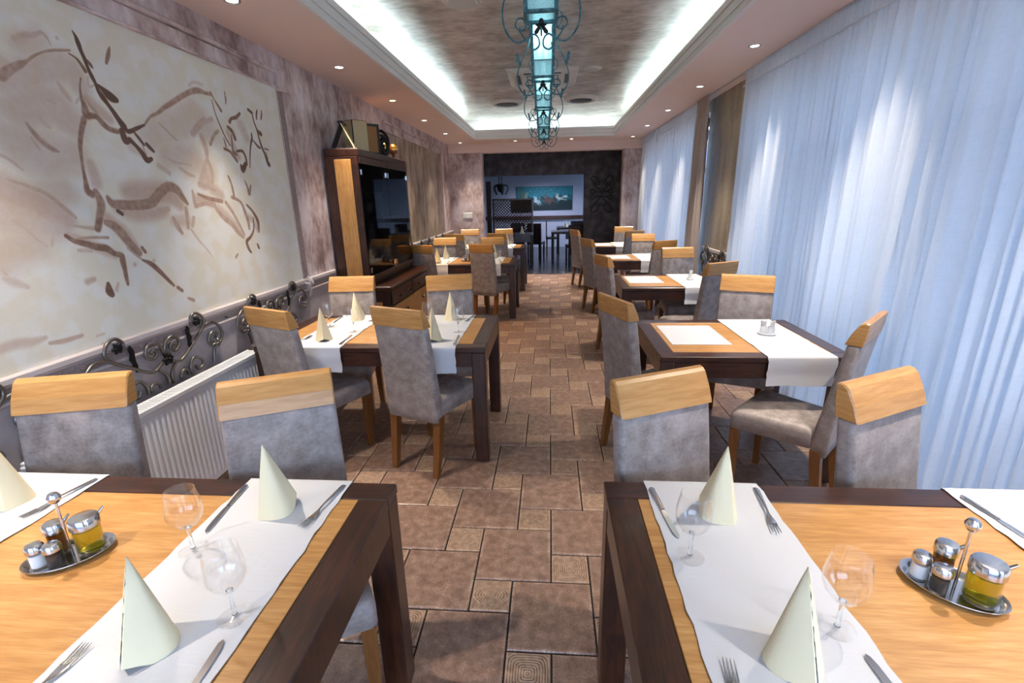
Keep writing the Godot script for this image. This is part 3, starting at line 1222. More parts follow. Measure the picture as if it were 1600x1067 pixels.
func mural_strokes():
	br(0.53, 0.60, [1292, 352, 37, 1334, 320, 30, 1377, 293, 24, 1406, 275, 12, 1437, 251, 10, 1474, 228, 7, 1512, 211, 10, 1557, 197, 10, 1611, 183, 8])
	br(0.26, 1.00, [1306, 306, 55, 1333, 303, 33])
	br(0.40, 1.00, [1380, 204, 21, 1431, 177, 26, 1461, 170, 22, 1498, 149, 15, 1516, 157, 13, 1522, 169, 8, 1528, 186, 5])
	br(0.26, 1.00, [1390, 210, 33, 1430, 195, 29])
	br(0.32, 0.90, [1565, 150, 13])
	br(0.23, 1.00, [1408, 324, 17])
	br(0.95, 0.35, [1647, 100, 5, 1656, 119, 13, 1660, 142, 19, 1664, 169, 16, 1673, 201, 16, 1678, 233, 14, 1689, 269, 17, 1698, 293, 14, 1705, 323, 17, 1720, 347, 23, 1739, 373, 17, 1758, 400, 20, 1777, 430, 23, 1797, 459, 30])
	br(0.73, 0.40, [1601, 197, 5, 1629, 207, 8, 1645, 223, 13, 1661, 250, 16])
	br(0.95, 0.35, [1710, 296, 8, 1739, 319, 26, 1764, 336, 35, 1792, 344, 20])
	br(0.73, 0.40, [1676, 201, 11, 1693, 214, 14, 1702, 227, 8])
	br(0.53, 0.50, [1683, 247, 8, 1694, 263, 8])
	br(0.37, 0.60, [1666, 274, 8, 1660, 314, 8, 1693, 299, 6])
	br(0.63, 0.45, [1824, 113, 6, 1806, 150, 17, 1784, 190, 11])
	br(0.84, 0.40, [1797, 459, 24, 1820, 479, 18, 1876, 457, 15, 1925, 436, 9])
	br(0.84, 0.40, [1782, 483, 27, 1789, 523, 30, 1816, 517, 21])
	br(0.82, 0.40, [1816, 517, 21, 1846, 543, 18, 1875, 576, 25, 1894, 605, 25, 1925, 597, 16])
	br(0.79, 0.40, [1856, 483, 12, 1879, 510, 15, 1896, 532, 12])
	br(0.84, 0.40, [1914, 527, 16, 1930, 541, 19, 1950, 558, 13])
	br(0.42, 0.70, [1886, 539, 9, 1895, 575, 13])
	br(0.63, 0.60, [1629, 287, 8, 1615, 323, 8, 1608, 367, 13, 1613, 400, 24, 1612, 434, 35, 1630, 436, 25, 1661, 437, 22, 1686, 463, 25, 1714, 481, 23, 1757, 487, 20])
	br(0.47, 0.80, [1626, 367, 22, 1646, 394, 25, 1666, 420, 22])
	br(0.63, 0.60, [1594, 455, 24, 1565, 510, 22, 1543, 565, 19, 1533, 618, 14, 1528, 653, 14, 1525, 685, 14, 1522, 726, 19, 1520, 761, 27, 1538, 775, 28])
	br(0.26, 1.00, [1555, 486, 11, 1539, 558, 11])
	br(0.23, 1.00, [1562, 662, 22, 1571, 705, 22])
	br(0.35, 1.00, [1516, 331, 21, 1534, 364, 26, 1550, 386, 21])
	br(0.37, 1.00, [1447, 404, 18, 1480, 415, 13])
	br(0.32, 1.00, [1390, 449, 30, 1397, 484, 30, 1423, 511, 20])
	br(0.26, 1.00, [1446, 460, 13, 1469, 471, 10])
	br(0.53, 0.90, [1336, 509, 14, 1355, 544, 25, 1380, 574, 30, 1410, 596, 25, 1435, 604, 13])
	br(0.42, 1.00, [1339, 562, 15, 1357, 603, 20])
	br(0.32, 1.00, [1613, 311, 11, 1603, 363, 8])
	br(0.32, 1.00, [1606, 363, 13, 1576, 393, 11])
	br(0.37, 1.00, [1206, 637, 14, 1235, 653, 16, 1269, 686, 10])
	br(0.36, 1.00, [1134, 738, 104, 1173, 748, 101, 1211, 770, 99, 1273, 799, 93, 1340, 832, 81, 1379, 864, 57, 1405, 889, 32])
	br(0.44, 0.90, [1202, 724, 14, 1265, 746, 19, 1331, 774, 23, 1372, 812, 26, 1406, 849, 24, 1430, 874, 13])
	br(0.32, 1.00, [1179, 877, 28, 1216, 910, 24, 1241, 947, 15, 1274, 983, 10])
	br(0.26, 1.00, [1338, 884, 31, 1354, 918, 26, 1314, 937, 20, 1295, 980, 15])
	br(0.16, 1.00, [1142, 852, 92, 1168, 912, 71])
	br(0.37, 0.80, [1380, 899, 13, 1442, 913, 11, 1499, 924, 17])
	br(0.58, 0.50, [1558, 761, 22, 1570, 817, 34, 1547, 873, 31, 1521, 926, 28])
	br(0.63, 0.50, [1543, 887, 23, 1518, 926, 25])
	br(0.58, 0.50, [1572, 900, 26, 1610, 919, 38, 1641, 957, 41, 1665, 998, 39, 1692, 1032, 37, 1712, 1056, 28])
	br(0.63, 0.50, [1735, 1033, 16, 1748, 1054, 16])
	br(0.47, 0.60, [1657, 1025, 18, 1694, 1064, 15, 1721, 1093, 9])
	br(0.68, 0.45, [1721, 1093, 9, 1766, 1118, 22, 1801, 1153, 23, 1830, 1188, 20, 1863, 1228, 17, 1883, 1252, 13])
	br(0.32, 0.80, [1790, 1104, 16])
	br(0.63, 0.50, [1907, 1267, 17, 1933, 1290, 17])
	br(0.53, 0.60, [1968, 1341, 14, 2003, 1360, 18])
	br(0.65, 0.50, [1365, 946, 16, 1395, 970, 19, 1435, 984, 24, 1485, 1003, 28, 1537, 1017, 29, 1572, 1044, 23, 1607, 1057, 24, 1606, 1085, 27, 1606, 1122, 21, 1603, 1168, 18, 1602, 1196, 12])
	br(0.47, 0.60, [1406, 962, 8, 1473, 962, 11, 1561, 969, 11])
	br(0.32, 1.00, [1403, 1012, 13, 1462, 1018, 17])
	br(0.79, 0.40, [1499, 1175, 14, 1496, 1208, 32, 1504, 1228, 23])
	br(0.32, 0.80, [1533, 1212, 15, 1551, 1184, 12])
	br(0.42, 0.90, [1404, 1150, 25, 1437, 1144, 19])
	br(0.32, 1.00, [1669, 1108, 18])
	br(0.32, 1.00, [997, 1336, 32, 1054, 1333, 33, 1110, 1343, 29, 1162, 1339, 15])
	br(0.42, 0.70, [1172, 1367, 13, 1232, 1374, 18, 1310, 1373, 14])
	br(0.26, 1.00, [1083, 1084, 14, 1112, 1101, 33, 1155, 1129, 15])
	br(0.26, 1.00, [1083, 1048, 14, 1095, 1069, 19])
	br(0.26, 0.90, [1375, 1395, 8, 1414, 1394, 9])
	br(0.26, 0.90, [1394, 1438, 14])
	br(0.58, 0.50, [1612, 788, 17, 1630, 817, 32, 1681, 824, 41, 1773, 825, 46, 1861, 813, 48, 1925, 768, 49, 1997, 734, 46, 2053, 747, 44, 2084, 787, 34, 2113, 822, 17])
	br(0.40, 0.70, [1679, 853, 36, 1761, 868, 37, 1861, 868, 38, 1963, 847, 27])
	br(0.95, 0.40, [1648, 850, 15, 1668, 865, 15])
	br(0.55, 0.60, [1924, 439, 9, 1979, 389, 13, 2032, 365, 16, 2087, 329, 20, 2140, 301, 23, 2224, 254, 24, 2310, 211, 25, 2384, 187, 29, 2449, 188, 18, 2494, 186, 19])
	br(0.23, 1.00, [2321, 173, 14, 2365, 147, 14, 2440, 145, 15])
	br(0.63, 0.40, [2497, 175, 11, 2522, 210, 8, 2561, 257, 19, 2570, 266, 15])
	br(0.68, 0.40, [2497, 214, 6, 2508, 294, 8, 2539, 370, 10, 2566, 423, 10, 2598, 465, 10])
	br(0.63, 0.40, [2546, 429, 8, 2555, 481, 12])
	br(0.63, 0.40, [2637, 145, 6, 2636, 189, 12, 2628, 216, 8])
	br(0.65, 0.50, [2534, 491, 16, 2581, 502, 16, 2618, 529, 24, 2642, 559, 16])
	br(0.71, 0.45, [2606, 354, 16, 2644, 376, 24, 2664, 420, 20])
	br(0.65, 0.50, [2632, 396, 8, 2616, 491, 16, 2649, 515, 20])
	br(0.76, 0.40, [2655, 495, 12, 2718, 489, 16, 2743, 524, 17, 2743, 568, 17])
	br(0.82, 0.40, [2677, 581, 16, 2689, 608, 33, 2729, 569, 25])
	br(0.42, 0.80, [2391, 344, 37, 2323, 392, 43, 2269, 433, 35])
	br(0.37, 0.90, [2388, 355, 37, 2463, 330, 26])
	br(0.40, 0.80, [2341, 438, 36, 2359, 507, 33, 2351, 572, 22])
	br(0.38, 0.70, [2356, 572, 22, 2371, 637, 30, 2358, 700, 26])
	br(0.38, 0.80, [2345, 573, 22, 2290, 648, 33, 2264, 714, 44, 2324, 720, 45])
	br(0.50, 0.50, [2407, 477, 19, 2460, 417, 19, 2502, 393, 19])
	br(0.40, 0.70, [2027, 412, 10, 2067, 438, 16, 2112, 471, 13, 2136, 485, 10])
	br(0.34, 1.00, [2013, 574, 20, 2082, 602, 20, 2143, 604, 21, 2206, 610, 14])
	br(0.32, 1.00, [1967, 626, 29, 2027, 661, 23])
	br(0.36, 0.90, [2111, 630, 21, 2176, 661, 21, 2214, 669, 14])
	br(0.69, 0.50, [2635, 320, 20, 2661, 297, 16, 2712, 282, 20, 2761, 251, 16])
	br(0.86, 0.40, [2864, 211, 17, 2904, 225, 17])
	br(0.86, 0.35, [2903, 229, 11, 2910, 281, 11, 2932, 331, 13, 2941, 381, 13, 2956, 434, 18, 2981, 483, 18, 3005, 543, 27, 3017, 555, 27])
	br(0.82, 0.40, [2938, 339, 22, 2973, 352, 26])
	br(0.82, 0.40, [2972, 197, 9, 2957, 225, 15, 2948, 255, 13])
	br(0.76, 0.40, [3028, 193, 9, 3019, 223, 13, 3003, 251, 11])
	br(0.82, 0.40, [2856, 362, 11, 2853, 395, 17, 2824, 443, 13, 2798, 507, 11, 2773, 591, 6])
	br(0.73, 0.40, [2858, 402, 9, 2908, 439, 17, 2936, 449, 13])
	br(0.63, 0.50, [2992, 448, 13, 3040, 452, 9])
	br(0.58, 0.50, [3001, 473, 13, 3013, 516, 9])
	br(0.32, 0.90, [2780, 351, 29])
	br(0.44, 0.60, [2174, 752, 14, 2175, 801, 25, 2176, 833, 25])
	br(0.58, 0.50, [2216, 769, 14, 2296, 794, 22, 2414, 809, 23])
	br(0.47, 0.60, [2174, 837, 21, 2260, 820, 26, 2336, 832, 30])
	br(0.42, 0.80, [2248, 714, 36, 2316, 727, 30, 2373, 749, 15])
	br(0.48, 0.60, [2338, 843, 19, 2399, 903, 35, 2472, 954, 32, 2522, 1010, 28, 2560, 1042, 17])
	br(0.48, 0.60, [2449, 817, 20, 2496, 874, 20, 2540, 949, 20, 2579, 1026, 17])
	br(0.58, 0.50, [2522, 656, 12, 2539, 707, 16, 2544, 778, 16])
	br(0.55, 0.50, [2522, 786, 20, 2600, 815, 16, 2626, 869, 21, 2647, 941, 25, 2646, 992, 17])
	br(0.69, 0.40, [2664, 836, 13, 2716, 879, 17, 2757, 946, 26, 2750, 1021, 13])
	br(0.69, 0.45, [2711, 922, 9, 2695, 999, 13, 2644, 1048, 17, 2593, 1074, 21, 2600, 1122, 21, 2621, 1151, 13])
	br(0.69, 0.45, [2709, 1106, 17, 2718, 1129, 17])
	br(0.50, 0.60, [2448, 1165, 16, 2474, 1147, 12])
	br(0.58, 0.50, [2688, 682, 12, 2706, 719, 17, 2714, 765, 21, 2745, 709, 13])
	br(0.48, 0.70, [1985, 895, 17, 2001, 937, 31, 2026, 980, 17])
	br(0.48, 0.70, [2095, 846, 21, 2086, 909, 28, 2079, 952, 21])
	br(0.40, 0.70, [2140, 901, 21, 2117, 943, 21])
	br(0.32, 0.80, [2101, 964, 14, 2144, 1029, 11, 2205, 1098, 7, 2232, 1140, 4])
	br(0.27, 0.90, [1307, 374, 116, 1448, 299, 114, 1580, 256, 105, 1618, 322, 81])
	br(0.29, 0.90, [1327, 460, 143, 1451, 415, 151, 1528, 477, 122])
	br(0.26, 0.90, [1267, 582, 142, 1378, 618, 176, 1504, 608, 106])
	br(0.27, 0.90, [1167, 841, 187, 1274, 881, 149, 1370, 911, 78])
	br(0.24, 0.90, [1097, 1002, 138, 1223, 965, 122])
	br(0.22, 0.90, [1300, 794, 124, 1413, 768, 104])
	br(0.34, 0.90, [1629, 358, 38, 1671, 403, 50, 1727, 435, 40])
	br(0.34, 0.90, [1568, 643, 39, 1575, 724, 50])
	br(0.41, 0.90, [1735, 764, 78, 1872, 762, 95, 1997, 777, 87, 2052, 828, 55])
	br(0.34, 0.90, [1659, 838, 59, 1779, 872, 68, 1928, 860, 59])
	br(0.20, 0.90, [1953, 493, 127, 2126, 424, 148, 2326, 329, 143, 2395, 407, 125])
	br(0.24, 0.90, [2039, 563, 119, 2225, 582, 142, 2340, 646, 111])
	br(0.34, 0.90, [2309, 618, 51, 2335, 719, 67, 2418, 775, 54])
	br(0.37, 0.90, [2214, 794, 51, 2317, 817, 52])
	br(0.31, 0.90, [2366, 851, 46, 2491, 954, 48, 2569, 1034, 33])
	br(0.34, 0.90, [2598, 382, 31, 2624, 443, 36, 2665, 530, 37])
	br(0.24, 0.90, [2746, 324, 65, 2794, 397, 58])
	br(0.34, 0.90, [2631, 898, 33, 2705, 944, 34, 2738, 1011, 26])
	br(0.34, 0.90, [1578, 880, 46, 1645, 942, 53, 1700, 1033, 43])
	br(0.34, 0.90, [1376, 938, 26, 1463, 992, 39, 1577, 1051, 35])
	br(0.24, 0.90, [1817, 552, 42, 1887, 575, 37])
	br(0.27, 0.90, [1989, 912, 54, 2084, 916, 63])
	br(0.20, 0.90, [1485, 175, 74, 1398, 221, 81])
	br(0.37, 0.90, [1166, 771, 92, 1251, 794, 106, 1336, 845, 102, 1392, 886, 63])


func mural_wall():
	paint.resize(PW * PH)
	paint.fill(0.0)
	mural_strokes()
	var n1 := noise_bytes(31, 0.012, PW, PH, 4)
	var n2 := noise_bytes(32, 0.05, PW, PH, 4)
	var n3 := noise_bytes(33, 0.4, PW, PH, 2)
	var d := PackedByteArray()
	d.resize(PW * PH * 3)
	var base := Color(0.87, 0.845, 0.775)
	var cool := Color(0.885, 0.875, 0.845)
	var pale := Color(0.70, 0.565, 0.48)
	var deep := Color(0.40, 0.30, 0.245)
	for i in PW * PH:
		var c := base.lerp(cool, clampf((n1[i] - 90) / 80.0, 0, 1))
		var a := paint[i]
		if a > 0.0:
			a = clampf(a * (0.85 + n2[i] / 850.0), 0, 1)
			c = c.lerp(pale.lerp(deep, smoothstep(0.35, 0.95, a)), minf(1.0, a * 1.5))
		var s := 0.965 + n3[i] / 3600.0
		d[i * 3] = int(clampf(c.r * s, 0, 1) * 255)
		d[i * 3 + 1] = int(clampf(c.g * s, 0, 1) * 255)
		d[i * 3 + 2] = int(clampf(c.b * s, 0, 1) * 255)
	var mm := mat(Color.WHITE, 0.7)
	mm.albedo_texture = tex(Image.create_from_data(PW, PH, false, Image.FORMAT_RGB8, d))
	paint.resize(0)
	# the painted panel stands a few millimetres proud of the plaster
	var g := Geo.new()
	var x := XL + 0.008
	g.quad(Vector3(x, MY0, MZ0), Vector3(x, MY0, MZ1), Vector3(x, MY1, MZ1), Vector3(x, MY1, MZ0), -1, Vector2(0, 1), Vector2(1, 1), Vector2(1, 0), Vector2(0, 0))
	var xb := XL + 0.0015
	g.quad(Vector3(xb, MY1, MZ0), Vector3(x, MY1, MZ0), Vector3(x, MY1, MZ1), Vector3(xb, MY1, MZ1))
	g.quad(Vector3(xb, MY0, MZ0), Vector3(xb, MY0, MZ1), Vector3(x, MY0, MZ1), Vector3(x, MY0, MZ0))
	g.quad(Vector3(x, MY0, MZ1), Vector3(xb, MY0, MZ1), Vector3(xb, MY1, MZ1), Vector3(x, MY1, MZ1))
	g.quad(Vector3(xb, MY0, MZ0), Vector3(x, MY0, MZ0), Vector3(x, MY1, MZ0), Vector3(xb, MY1, MZ0))
	var mu := part(numbered("horse_mural"), g.mesh(), mm, self)
	tag(mu, "cream wall mural of three galloping horses brushed in brown", "mural")
	mouldings()
	radiator()
	iron_grilles()


func uv_strip(g: Geo, x: float, y0: float, y1: float, z0: float, z1: float, repeat: float, upright := false):
	# face towards +x with the print repeating along its length
	if upright:
		var v := (y1 - y0) / repeat
		g.quad(Vector3(x, y0, z0), Vector3(x, y0, z1), Vector3(x, y1, z1), Vector3(x, y1, z0), -1, Vector2(0, v), Vector2(1, v), Vector2(1, 0), Vector2(0, 0))
	else:
		var u := (z0 - z1) / repeat
		g.quad(Vector3(x, y0, z0), Vector3(x, y0, z1), Vector3(x, y1, z1), Vector3(x, y1, z0), -1, Vector2(0, 1), Vector2(u, 1), Vector2(u, 0), Vector2(0, 0))


func mouldings():
	# chair rail: upper bead, leafy frieze, lower bead
	for seg in [[ZF, -4.40], [-5.93, ZB + 0.01]]:
		var g := Geo.new()
		for b in [[0.925, 0.957, 0.030], [0.850, 0.868, 0.022], [0.915, 0.926, 0.02]]:
			span(g, Vector3(XL, b[0], seg[0]), Vector3(XL + b[2], b[1], seg[1]), 0.006)
		var r := struct("trim_chair_rail", g.mesh(), M.rail, "white beaded chair rail with leafy frieze along the mural wall, %s" % ["in front of the cabinet" if seg[0] > 0 else "beyond the cabinet"], "trim")
		g = Geo.new()
		uv_strip(g, XL + 0.013, 0.866, 0.918, seg[0], seg[1], 0.21)
		part("frieze", g.mesh(), M.frieze, r).set_meta("label", "frieze of raised leaf scrolls")
	# upper mouldings over the mural and over the far panel
	for e in [[0.2, -3.93, "over the horse mural"], [-6.25, -9.5, "over the streaked panel beyond the cabinet"]]:
		var g := Geo.new()
		for b in [[2.40, 2.415, 0.03], [2.415, 2.50, 0.014], [2.50, 2.525, 0.034], [2.525, 2.535, 0.02]]:
			span(g, Vector3(XL, b[0], e[0]), Vector3(XL + b[2], b[1], e[1]), 0.004)
		# end block
		span(g, Vector3(XL, 2.385, e[1] + 0.10), Vector3(XL + 0.042, 2.53, e[1]), 0.006)
		struct("trim_picture_rail", g.mesh(), M.plaster, "pink plaster moulding %s" % e[2], "trim")
	# upright carved borders
	for e in [[-3.815, "beside the horse mural"], [-9.42, "at the end of the streaked panel"], [-6.27, "at the cabinet end of the streaked panel"]]:
		var g := Geo.new()
		span(g, Vector3(XL, 0.957, e[0]), Vector3(XL + 0.012, 2.39, e[0] - 0.085), 0.003)
		var b := struct("trim_border", g.mesh(), M.plaster, "upright carved border strip %s" % e[1], "trim")
		g = Geo.new()
		uv_strip(g, XL + 0.0135, 0.96, 2.385, e[0] - 0.004, e[0] - 0.081, 0.34, true)
		part("carving", g.mesh(), M.border, b)
	# cartouche where the border meets the rail
	var g := Geo.new()
	for k in 5:
		var a := -1.2 + k * 0.6
		var p := []
		for s in 8:
			var t := s / 7.0
			p.append(Vector3(XL + 0.02 + 0.02 * sin(t * PI), 0.90 + cos(a) * t * 0.075, -3.86 + sin(a) * t * 0.07))
		g.tube(p, [0.014, 0.016, 0.017, 0.016, 0.014, 0.012, 0.009, 0.005], 7)
	g.lathe([Vector2(0.0, -0.03), Vector2(0.022, -0.022), Vector2(0.03, 0.0), Vector2(0.022, 0.022), Vector2(0.0, 0.03)], 12, Vector3(XL + 0.02, 0.89, -3.86))
	g.tube([Vector3(XL + 0.02, 0.88, -3.86), Vector3(XL + 0.028, 0.84, -3.865), Vector3(XL + 0.012, 0.79, -3.86)], [0.02, 0.017, 0.006], 8)
	struct("trim_cartouche", g.mesh(), M.rail, "small carved shell ornament where the border meets the chair rail", "trim")
	# streaked panel beyond the cabinet
	var sg := Geo.new()
	span(sg, Vector3(XL, 0.957, -6.36), Vector3(XL + 0.008, 2.40, -9.42), 0)
	var pm := tri_mat(tex(colored(512, 512, mixed(512, 512, [noise_bytes(131, 0.02, 512, 512, 5, FastNoiseLite.TYPE_SIMPLEX_SMOOTH, 512, 130), noise_bytes(132, 0.012, 512, 512, 4)], [0.62, 0.38]), ramp([[0.0, Color(0.34, 0.27, 0.21)], [0.35, Color(0.50, 0.42, 0.34)], [0.55, Color(0.63, 0.55, 0.47)], [1.0, Color(0.76, 0.70, 0.64)]]))), 2.2, 0.5, true)
	struct("wall_streaked_panel", sg.mesh(), pm, "framed wall panel with brown streaks running down, beyond the cabinet", "panel")
	# light switch plate on the back pier
	var o := thing("switch_plate", "white light switch plate on the pink pier beside the opening", "switch", Vector3(-1.72, 1.25, ZB))
	part("plate", box_mesh(Vector3(0.20, 0.12, 0.012), 0.003, Vector3(0, 0, 0.006)), M.white, o)
	for k in 3:
		part("rocker", box_mesh(Vector3(0.05, 0.085, 0.008), 0.002, Vector3(-0.06 + k * 0.06, 0, 0.015)), M.porcelain, o)


func radiator():
	var o := thing("radiator", "long white ribbed panel radiator under the horse mural", "radiator", Vector3(XL, 0, -2.13))
	var L := 1.40
	var xf := 0.175
	var g := Geo.new()
	# front sheet with rounded upright ribs
	g.box(Vector3(xf - 0.012, 0.34, 0), Vector3(0.012, 0.56, L), 0.004)
	var n := 42
	for k in n:
		var z := -L * 0.5 + 0.03 + k * (L - 0.06) / (n - 1)
		var rings := []
		for e in [[0.085, 0.0], [0.11, 1.0], [0.57, 1.0], [0.595, 0.0]]:
			var ring := []
			for s in 7:
				var a := PI * s / 6.0
				ring.append(Vector3(xf - 0.007 + sin(a) * 0.0065 * e[1], e[0], z + cos(a) * 0.0115))
			ring.append(Vector3(xf - 0.012, e[0], z))
			rings.append(ring)
		g.loft(rings, false, 1)
	part("ribbed_front", g.mesh(), M.radiator, o)
	g = Geo.new()
	g.box(Vector3(0.092, 0.34, 0), Vector3(0.012, 0.56, L), 0.004)
	part("rear_panel", g.mesh(), M.radiator, o)
	g = Geo.new()
	# top cover: frame and cross bars
	g.box(Vector3(xf - 0.006, 0.636, 0), Vector3(0.016, 0.03, L + 0.01), 0.005)
	g.box(Vector3(0.088, 0.636, 0), Vector3(0.016, 0.03, L + 0.01), 0.005)
	for k in 70:
		g.box(Vector3(0.128, 0.645, -L * 0.5 + 0.012 + k * (L - 0.024) / 69.0), Vector3(0.078, 0.006, 0.013), 0.001)
	part("top_grille", g.mesh(), M.radiator, o)
	for s in [-1, 1]:
		part("side_cover", box_mesh(Vector3(0.098, 0.57, 0.012), 0.004, Vector3(0.130, 0.35, s * (L * 0.5 + 0.004))), M.radiator, o)
		g = Geo.new()
		g.box(Vector3(0.048, 0.30, s * L * 0.32), Vector3(0.080, 0.3, 0.03), 0.004)
		part("bracket", g.mesh(), M.radiator, o)
	g = Geo.new()
	g.tube([Vector3(0.12, 0.075, L * 0.5 - 0.05), Vector3(0.12, 0.02, L * 0.5 - 0.05), Vector3(0.12, 0.002, L * 0.5 - 0.05)], 0.011, 10)
	g.tube([Vector3(0.12, 0.075, -L * 0.5 + 0.05), Vector3(0.12, 0.02, -L * 0.5 + 0.05), Vector3(0.12, 0.002, -L * 0.5 + 0.05)], 0.011, 10)
	part("pipe", g.mesh(), M.radiator, o)


func motif_curve(p: Array, s: float, z0: float) -> Array:
	var v := []
	for i in range(0, p.size(), 2):
		v.append(Vector3(0, p[i + 1] * 0.001, z0 - p[i] * 0.001 * s))
	return curve(v, 5)


func rosette(g: Geo, c: Vector3, r: float):
	for k in 6:
		var a := TAU * k / 6.0
		var d := Vector3(0, sin(a), cos(a))
		g.tube([c, c + d * r * 0.5 + Vector3(r * 0.25, 0, 0), c + d * r + Vector3(r * 0.1, 0, 0)], [r * 0.25, r * 0.36, r * 0.1], 6)
	g.lathe([Vector2(0.0, -r * 0.35), Vector2(r * 0.34, 0.0), Vector2(0.0, r * 0.35)], 8, c + Vector3(r * 0.3, 0, 0))


func iron_unit(o: Node3D, z: float):
	# one repeat of the wrought scrollwork, mirrored about its middle flower
	var R := 0.0085
	for s in [1.0, -1.0]:
		var scrolls := [
			[2, 824, 19, 884, 72, 908, 107, 884, 110, 850, 73, 827, 46, 849, 61, 871, 87, 860],
			[14, 797, 80, 764, 127, 775, 194, 817, 303, 891, 326, 936, 299, 977, 255, 988, 223, 961, 236, 927, 278, 940],
			[304, 895, 380, 911, 442, 869, 458, 812, 423, 768, 367, 763, 335, 795, 345, 829, 382, 848, 412, 824, 392, 811],
			[373, 760, 356, 715, 345, 665],
			[152, 662, 153, 700, 181, 743, 219, 741, 254, 711, 250, 683, 211, 672, 194, 700],
			[62, 763, 26, 729, 12, 690, 14, 662],
			[73, 664, 76, 686, 100, 704, 129, 691, 131, 664]]
		for sc in scrolls:
			var g := Geo.new()
			g.tube(motif_curve(sc, s, z), R, 8)
			part("scroll", g.mesh(), M.iron, o)
		var g := Geo.new()
		rosette(g, Vector3(0.004, 0.775, z - 0.385 * s), 0.032)
		part("rosette", g.mesh(), M.iron, o)
		g = Geo.new()
		rosette(g, Vector3(0.004, 0.945, z - 0.262 * s), 0.030)
		part("rosette", g.mesh(), M.dark_iron, o)
		g = Geo.new()
		var ol := PackedVector2Array()
		for q in [[0.0, 0.0], [0.016, 0.03], [0.010, 0.045], [0.022, 0.07], [0.012, 0.10], [0.018, 0.125], [0.004, 0.14], [-0.01, 0.11], [-0.006, 0.06], [-0.012, 0.03]]:
			ol.append(Vector2(q[0] * s, q[1]))
		g.slab(ol, 0.008)
		var lf := part("leaf", g.mesh(), M.dark_iron, o, Vector3(0, 0.795, z - 0.185 * s))
		lf.rotation.y = PI * 0.5
	var g := Geo.new()
	rosette(g, Vector3(0.008, 0.806, z), 0.038)
	part("rosette", g.mesh(), M.dark_iron, o)


func iron_grilles():
	var o := thing("iron_scrollwork", "wrought iron scrollwork with rosettes fixed to the wall above the white radiator", "ironwork", Vector3(-2.035, -0.016, 0))
	for z in [-1.165, -2.24, -3.315]:
		iron_unit(o, z)
	var g := Geo.new()
	for z in [-0.87, -1.70, -2.78, -3.68]:
		g.tube([Vector3(0, 0.90, z), Vector3(-0.0295, 0.90, z)], 0.006, 6)
	part("wall_pin", g.mesh(), M.iron, o)
	o = thing("iron_scrollwork", "wrought iron scrollwork on the wall beyond the cabinet, half hidden by chairs", "ironwork", Vector3(-2.035, -0.016, 0))
	for z in [-6.75, -7.80, -8.85]:
		iron_unit(o, z)
	g = Geo.new()
	for z in [-6.3, -7.3, -8.3, -9.2]:
		g.tube([Vector3(0, 0.90, z), Vector3(-0.0295, 0.90, z)], 0.006, 6)
	part("wall_pin", g.mesh(), M.iron, o)
	# the pier between the windows carries its own chair rail and scrolls
	g = Geo.new()
	for b in [[0.915, 0.957, 0.030], [0.845, 0.865, 0.022]]:
		span(g, Vector3(XR, b[0], -5.0), Vector3(XR - b[2], b[1], -6.25), 0.006)
	struct("trim_pier_rail", g.mesh(), M.rail, "pale chair rail on the ochre pier between the curtains", "trim")
	o = thing("iron_scrollwork", "dark wrought iron scrolls on the ochre pier between the curtains", "ironwork", Vector3(XR - 0.06, 0, 0))
	iron_unit(o, -5.62)
	g = Geo.new()
	for z in [-5.3, -5.94]:
		g.tube([Vector3(0, 0.87, z), Vector3(0.0585, 0.87, z)], 0.006, 6)
	part("wall_pin", g.mesh(), M.iron, o)


